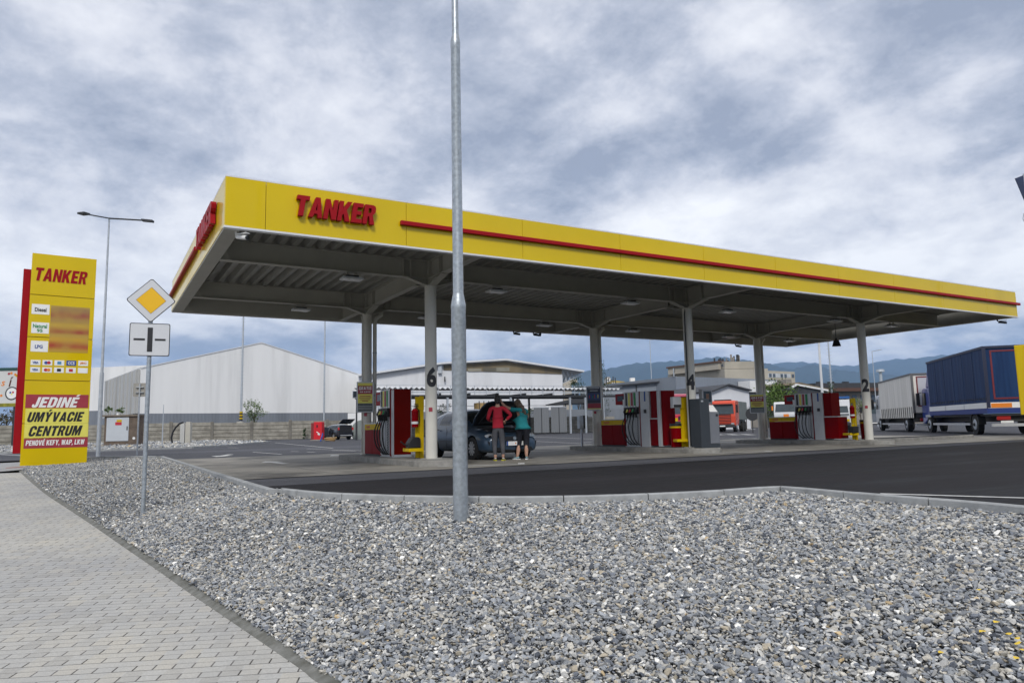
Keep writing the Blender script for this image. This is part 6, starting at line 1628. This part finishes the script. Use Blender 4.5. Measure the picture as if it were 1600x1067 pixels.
b=MB(); b.box(-.32,.12,-.02,-.006,1.22,1.55,orange); b.build('hazard_plate',c); b=MB(); b.box(-1.32,-1.2,.1,.2,1.9,2.3,orange); b.build('marker_lamp',c)
t,c=cab_front('white_blue_truck','white and blue truck front with yellow bumper left of the yellow stand at column 2',1309,66,2.2,2.9,lorryw,(1.35,2.2),0)
b=MB(); b.box(-1.12,1.12,.2,1.88,2.91,3.08,M('roof_blue',(.03,.12,.35),.5)); b.build('roof_panel',c); b=MB(); b.box(-1.0,1.0,-.14,-.105,.80,1.0,yellow2); b.build('yellow_bar',c)
t,c=cab_front('grey_truck','grey truck front standing between column 2 and the cream lorry',1367,72,2.2,2.5,M('cab_grey',(.18,.20,.23),.4,.1,.1,1),(1.5,2.2),-.2)

# ============================================================ PEOPLE
def skinned(name,J,E,m,parent,sub=2,root=0):
    keys=list(J); me=bpy.data.meshes.new(name); me.from_pydata([J[k][0] for k in keys],[(keys.index(a),keys.index(b)) for a,b in E],[])
    o=bpy.data.objects.new(name,me); col.objects.link(o)
    sk=o.modifiers.new('skin','SKIN'); sk.use_smooth_shade=True; sk.branch_smoothing=.6
    for i,k in enumerate(keys):
        r=J[k][1]; me.skin_vertices[0].data[i].radius=(r,r) if not isinstance(r,tuple) else r
        me.skin_vertices[0].data[i].use_root=(i==root)
    sb=o.modifiers.new('sub','SUBSURF'); sb.levels=sub; sb.render_levels=sub
    bpy.context.view_layer.update(); baked(o); o.data.materials.clear(); o.data.materials.append(m)
    o.parent=parent; return o
def join_into(o,others):
    bm=bmesh.new(); bm.from_mesh(o.data)
    for q in others: bm.from_mesh(q.data); 
    bm.to_mesh(o.data); bm.free()
    for q in others: bpy.data.objects.remove(q)
    o.data.polygons.foreach_set('use_smooth',[True]*len(o.data.polygons)); return o
def head_mesh(c,s,m,yaw=0,pitch=0):
    bm=bmesh.new(); bmesh.ops.create_uvsphere(bm,u_segments=20,v_segments=14,radius=1)
    for v in bm.verts:
        x,y,z=v.co; zz=z*.118; yy=y*.098; xx=x*.076*(1-.20*max(0,-z))
        if y>0: yy*=.92+.1*max(0,-z)
        if y>.6 and abs(x)<.25 and -.35<z<.15: yy+=.018*(1-abs(x)/.25)     # nose
        if y>.5 and abs(abs(x)-.38)<.2 and .0<z<.28: yy-=.008               # eye sockets
        if y>.55 and abs(x)<.35 and -.62<z<-.42: yy+=.006                   # lips
        v.co=(xx,yy,zz)
    M_=Matrix.Translation(c)@Matrix.Rotation(yaw,4,'Z')@Matrix.Rotation(pitch,4,'X')@Matrix.Scale(s,4)
    for s_ in (-1,1):
        r=bmesh.ops.create_uvsphere(bm,u_segments=8,v_segments=6,radius=1)
        for v in r['verts']: v.co=(s_*.077+v.co.x*.010,v.co.y*.018-.005,v.co.z*.03)
    bm.transform(M_); me=bpy.data.meshes.new('head'); bm.to_mesh(me); bm.free(); me.materials.append(m)
    o=bpy.data.objects.new('head',me); col.objects.link(o); return o
def hand(wr,dirv,up,curl,s_):
    # palm and five fingers, rooted at the wrist, pointing along dirv; up = back of hand normal
    wr=Vector(wr); d=Vector(dirv).normalized(); u=Vector(up); u=(u-d*u.dot(d)).normalized(); sd=d.cross(u)*s_
    J={'w':(wr[:],.024),'p':((wr+d*.05)[:],(.036,.020)),'k':((wr+d*.085)[:],(.036,.016))}; E=[('w','p'),('p','k')]
    objs=[skinned('palm',{'w':(wr[:],.022),'p':((wr+d*.045)[:],.030),'k':((wr+d*.08)[:],.026)},[('w','p'),('p','k')],skin,None,1)]
    for k,(off,ln) in enumerate(((-.030,.066),(-.010,.078),(.011,.074),(.030,.058))):
        b=wr+d*.078+sd*off; a1=curl; a2=curl*2
        p1=b+(d*math.cos(a1)-u*math.sin(a1))*ln*.5; p2=p1+(d*math.cos(a2)-u*math.sin(a2))*ln*.5
        objs.append(skinned('finger',{'a':(b[:],.0095),'b':(p1[:],.0088),'c':(p2[:],.0075)},[('a','b'),('b','c')],skin,None,1))
    b=wr+d*.025-sd*.026; p1=b+(d*.6-sd*.7-u*.2).normalized()*.036; p2=p1+(d*.95-sd*.2-u*.25).normalized()*.032
    objs.append(skinned('thumb',{'a':(b[:],.012),'b':(p1[:],.0105),'c':(p2[:],.0088)},[('a','b'),('b','c')],skin,None,1))
    return objs
def fabric(name,c,v=.2): return M(name,c,.85,0,v,6,.4,25)
def shoe(pos,ang,m,sole,parent,L_=.25):
    t_=MB(); ca,sa=math.cos(ang),math.sin(ang)
    def w(u,v,h): return (pos[0]+u*ca-v*sa,pos[1]+u*sa+v*ca,pos[2]+h)
    prof=[(-.035,-.09),(.035,-.09),(.042,0),(.048,.09),(.03,.155),(-.02,.16),(-.045,.10),(-.04,0)]
    t_.prism(prof,0,.022,sole,w); 
    o=t_.build('shoe_sole',parent)
    b=MB(); n=len(prof); hs=[.10,.10,.085,.06,.045,.045,.06,.085]
    vs=[w(u*.95,v*.97,.0225) for u,v in prof]+[w(u*.62,v*.92,h) for (u,v),h in zip(prof,hs)]
    b.add(vs,[tuple(range(n-1,-1,-1)),tuple(range(n,2*n))]+[(i,(i+1)%n,n+(i+1)%n,n+i) for i in range(n)],m); s=b.build('shoe',parent)
    md=s.modifiers.new('s','SUBSURF'); md.levels=1; md.render_levels=1; o.parent=s
    return s
# local frame: x to the viewer's right, +y away from the viewer, both women have their backs to the camera
def person(pos,lab): return empty('person',(pos.x,pos.y,0),-math.atan2(pos.x,pos.y),lab,'person','people at the open bonnet')
pA=gz(779,719.5); A=person(pA,'woman in red sweater and grey leggings with dark bun, back turned, hand on hip')
hipz=.90
J={'pel':((0,0,.92),(.135,.105)),'wst':((0,.0,1.08),(.115,.085)),'chs':((0,.01,1.27),(.135,.095)),'nb':((0,.01,1.40),(.075,.065)),'nk':((0,.02,1.47),.048),'hd':((0,.035,1.54),.06),
 'hl':((-.09,0,.86),.095),'kl':((-.10,.02,.47),.058),'cl':((-.095,-.02,.30),.056),'al':((-.08,-.02,.09),.038),'tl':((-.085,.07,.05),.035),
 'hr':((.09,0,.86),.095),'kr':((.11,.03,.47),.058),'cr':((.12,-.01,.30),.056),'ar':((.125,0,.09),.038),'tr':((.14,.09,.05),.035),
 'sl':((-.185,.01,1.375),.055),'el':((-.265,.03,1.12),.042),'wl':((-.21,.24,1.05),.027),
 'sr':((.185,.01,1.375),.055),'er':((.36,-.01,1.19),.042),'wr':((.20,.03,1.05),.027)}
E_=[('pel','wst'),('wst','chs'),('chs','nb'),('nb','nk'),('nk','hd'),('pel','hl'),('hl','kl'),('kl','cl'),('cl','al'),('al','tl'),('pel','hr'),('hr','kr'),('kr','cr'),('cr','ar'),('ar','tr'),('nb','sl'),('sl','el'),('el','wl'),('nb','sr'),('sr','er'),('er','wr')]
JB={k:(v[0],tuple(x*.8 for x in v[1]) if isinstance(v[1],tuple) else v[1]*(.85 if k in('hl','hr') else 1)) for k,v in J.items()}
body=skinned('body',JB,E_,skin,A)
parts=[head_mesh((0,.045,1.605),1.0,skin)]+hand((.20,.03,1.05),(-.75,.35,-.5),(.2,-.9,.3),.5,1)+hand((-.21,.24,1.05),(.3,.9,.1),(0,0,1),.4,-1)
join_into(body,parts)
def sub(J,keys,f): return {k:(J[k][0],tuple(x*f+.0 for x in J[k][1]) if isinstance(J[k][1],tuple) else J[k][1]*f) for k in keys}
sw=sub(J,['pel','wst','chs','nb','sl','el','wl','sr','er','wr'],1.22); sw['pel']=((0,0,1.0),(.150,.125)); sw['low']=((0,0,.90),(.160,.130)); sw['wl']=((-.215,.20,1.06),.040); sw['wr']=((.225,.025,1.07),.040); sw['nb']=((0,.01,1.405),(.082,.075))
o=skinned('sweater',sw,[('low','pel'),('pel','wst'),('wst','chs'),('chs','nb'),('nb','sl'),('sl','el'),('el','wl'),('nb','sr'),('sr','er'),('er','wr')],fabric('red_knit',(.42,.010,.030)),A)
lg=sub(J,['pel','hl','kl','cl','al','hr','kr','cr','ar'],1.10); lg['pel']=((0,0,.93),(.155,.125)); lg['top']=((0,0,1.0),(.12,.095)); lg['hl']=((-.085,0,.84),.118); lg['hr']=((.085,0,.84),.118); lg['kl']=(J['kl'][0],.072); lg['kr']=(J['kr'][0],.072); lg['al']=((-.082,-.02,.13),.045); lg['ar']=((.124,0,.13),.045)
skinned('leggings',lg,[('pel','top'),('pel','hl'),('hl','kl'),('kl','cl'),('cl','al'),('pel','hr'),('hr','kr'),('kr','cr'),('cr','ar')],fabric('grey_marl',(.085,.087,.098)),A)
hairD=M('hair_dark',(.012,.009,.009),.5,0,.3,30,.6,80)
def hair(name,parent,m,blobs):
    bm=bmesh.new()
    for c,r in blobs:
        q_=bmesh.ops.create_uvsphere(bm,u_segments=16,v_segments=12,radius=1)
        for v in q_['verts']: v.co=Vector((c[0]+v.co.x*r[0],c[1]+v.co.y*r[1],c[2]+v.co.z*r[2]))
    me=bpy.data.meshes.new(name); bm.to_mesh(me); bm.free(); me.materials.append(m); o=bpy.data.objects.new(name,me); col.objects.link(o); o.parent=parent
    rm=o.modifiers.new('r','REMESH'); rm.mode='VOXEL'; rm.voxel_size=.012; bpy.context.view_layer.update(); baked(o); smooth_obj(o,180); return o
hair('hair',A,hairD,[((0,.01,1.625),(.092,.095,.105)),((-.015,-.02,1.735),(.055,.055,.055)),((0,-.03,1.56),(.06,.05,.07))])
shoe((-.085,-.0,0),.15,M('sock_pale',(.55,.52,.50),.8),M('sole_yellow',(.50,.45,.04),.7),A); shoe((.128,.02,0),-.25,MATS['sock_pale'],MATS['sole_yellow'],A)

pB=gz(815,717.5); Bp=person(pB,'woman in teal shirt and black cropped trousers with long fair hair, leaning in, arm raised')
J={'pel':((.06,0,.94),(.155,.13)),'wst':((.0,.06,1.08),(.135,.12)),'chs':((-.02,.14,1.24),(.14,.11)),'nb':((-.03,.19,1.35),(.08,.07)),'nk':((-.05,.22,1.41),.05),'hd':((-.07,.25,1.46),.06),
 'hl':((-.04,0,.86),.115),'kl':((-.06,.03,.48),.070),'cl':((-.08,-.02,.28),.062),'al':((-.11,-.03,.09),.040),'tl':((-.13,.06,.05),.036),
 'hr':((.15,0,.86),.115),'kr':((.145,.03,.48),.070),'cr':((.135,-.02,.28),.062),'ar':((.135,-.03,.09),.040),'tr':((.15,.06,.05),.036),
 'sl':((-.20,.16,1.34),.062),'el':((-.42,.17,1.44),.045),'wl':((-.53,.20,1.575),.030),
 'sr':((.15,.20,1.32),.062),'er':((.20,.42,1.15),.045),'wr':((.08,.60,1.08),.030)}
JB={k:(v[0],tuple(x*.75 for x in v[1]) if isinstance(v[1],tuple) else v[1]*(.8 if k in('hl','hr','sl','sr') else 1)) for k,v in J.items()}
body=skinned('body',JB,E_,skin,Bp)
parts=[head_mesh((-.075,.27,1.525),1.0,skin,.35,-.15)]+hand((-.53,.20,1.575),(-.45,.1,.9),(.5,-.8,.2),.35,-1)+hand((.08,.60,1.08),(-.3,.9,-.2),(0,.2,1),.4,1)
join_into(body,parts)
ts=sub(J,['pel','wst','chs','nb','sl','sr'],1.16); ts['pel']=((.05,.01,.98),(.180,.155)); ts['low']=((.055,.0,.84),(.190,.165)); ts['wst']=((.0,.05,1.10),(.170,.150)); ts['chs']=((-.02,.13,1.26),(.175,.14)); ts['nb']=((-.03,.18,1.36),(.11,.085)); ts['el']=((-.30,.165,1.385),.066); ts['er']=((.18,.30,1.24),.066)
skinned('t_shirt',ts,[('low','pel'),('pel','wst'),('wst','chs'),('chs','nb'),('nb','sl'),('sl','el'),('nb','sr'),('sr','er')],fabric('teal_cotton',(.018,.27,.29)),Bp)
tr=sub(J,['pel','hl','kl','cl','hr','kr','cr'],1.13); tr['pel']=((.06,0,.93),(.180,.155)); tr['top']=((.05,.01,.97),(.13,.11)); tr['hl']=((-.03,0,.80),.135); tr['hr']=((.14,0,.80),.135); tr['cl']=((-.08,0,.33),.085); tr['cl']=((-.085,-.0,.22),.085); tr['cr']=((.135,0,.22),.085)
skinned('trousers',tr,[('pel','top'),('pel','hl'),('hl','kl'),('kl','cl'),('pel','hr'),('hr','kr'),('kr','cr')],fabric('black_cotton',(.010,.011,.018)),Bp)
hair('hair',Bp,M('hair_fair',(.16,.11,.07),.55,0,.5,25,.6,80,c2=(.07,.045,.03)),[((-.075,.24,1.54),(.095,.10,.108)),((-.03,.17,1.47),(.09,.07,.10)),((.06,.13,1.37),(.055,.05,.11)),((.12,.11,1.26),(.035,.035,.09))])
snk=M('sneaker_white_teal',(.50,.62,.64),.6,0,.6,18,c2=(.04,.28,.33)); shoe((-.115,-.01,0),.9,snk,white,Bp); shoe((.138,-.01,0),-.1,snk,white,Bp)

# ============================================================ HAZE
hm=bpy.data.materials.new('haze_air'); hm.use_nodes=True; t=hm.node_tree; t.nodes.clear()
pv=N(t,'ShaderNodeVolumePrincipled'); pv.inputs['Color'].default_value=(.42,.64,1.0,1); pv.inputs['Density'].default_value=HAZE; pv.inputs['Anisotropy'].default_value=0.0
ou=N(t,'ShaderNodeOutputMaterial'); L(t,pv.outputs[0],ou.inputs['Volume'])
b=MB(); b.box(-9600,9600,-9600,9600,-2.2,900,hm); o=b.build('haze'); o['kind']='stuff'
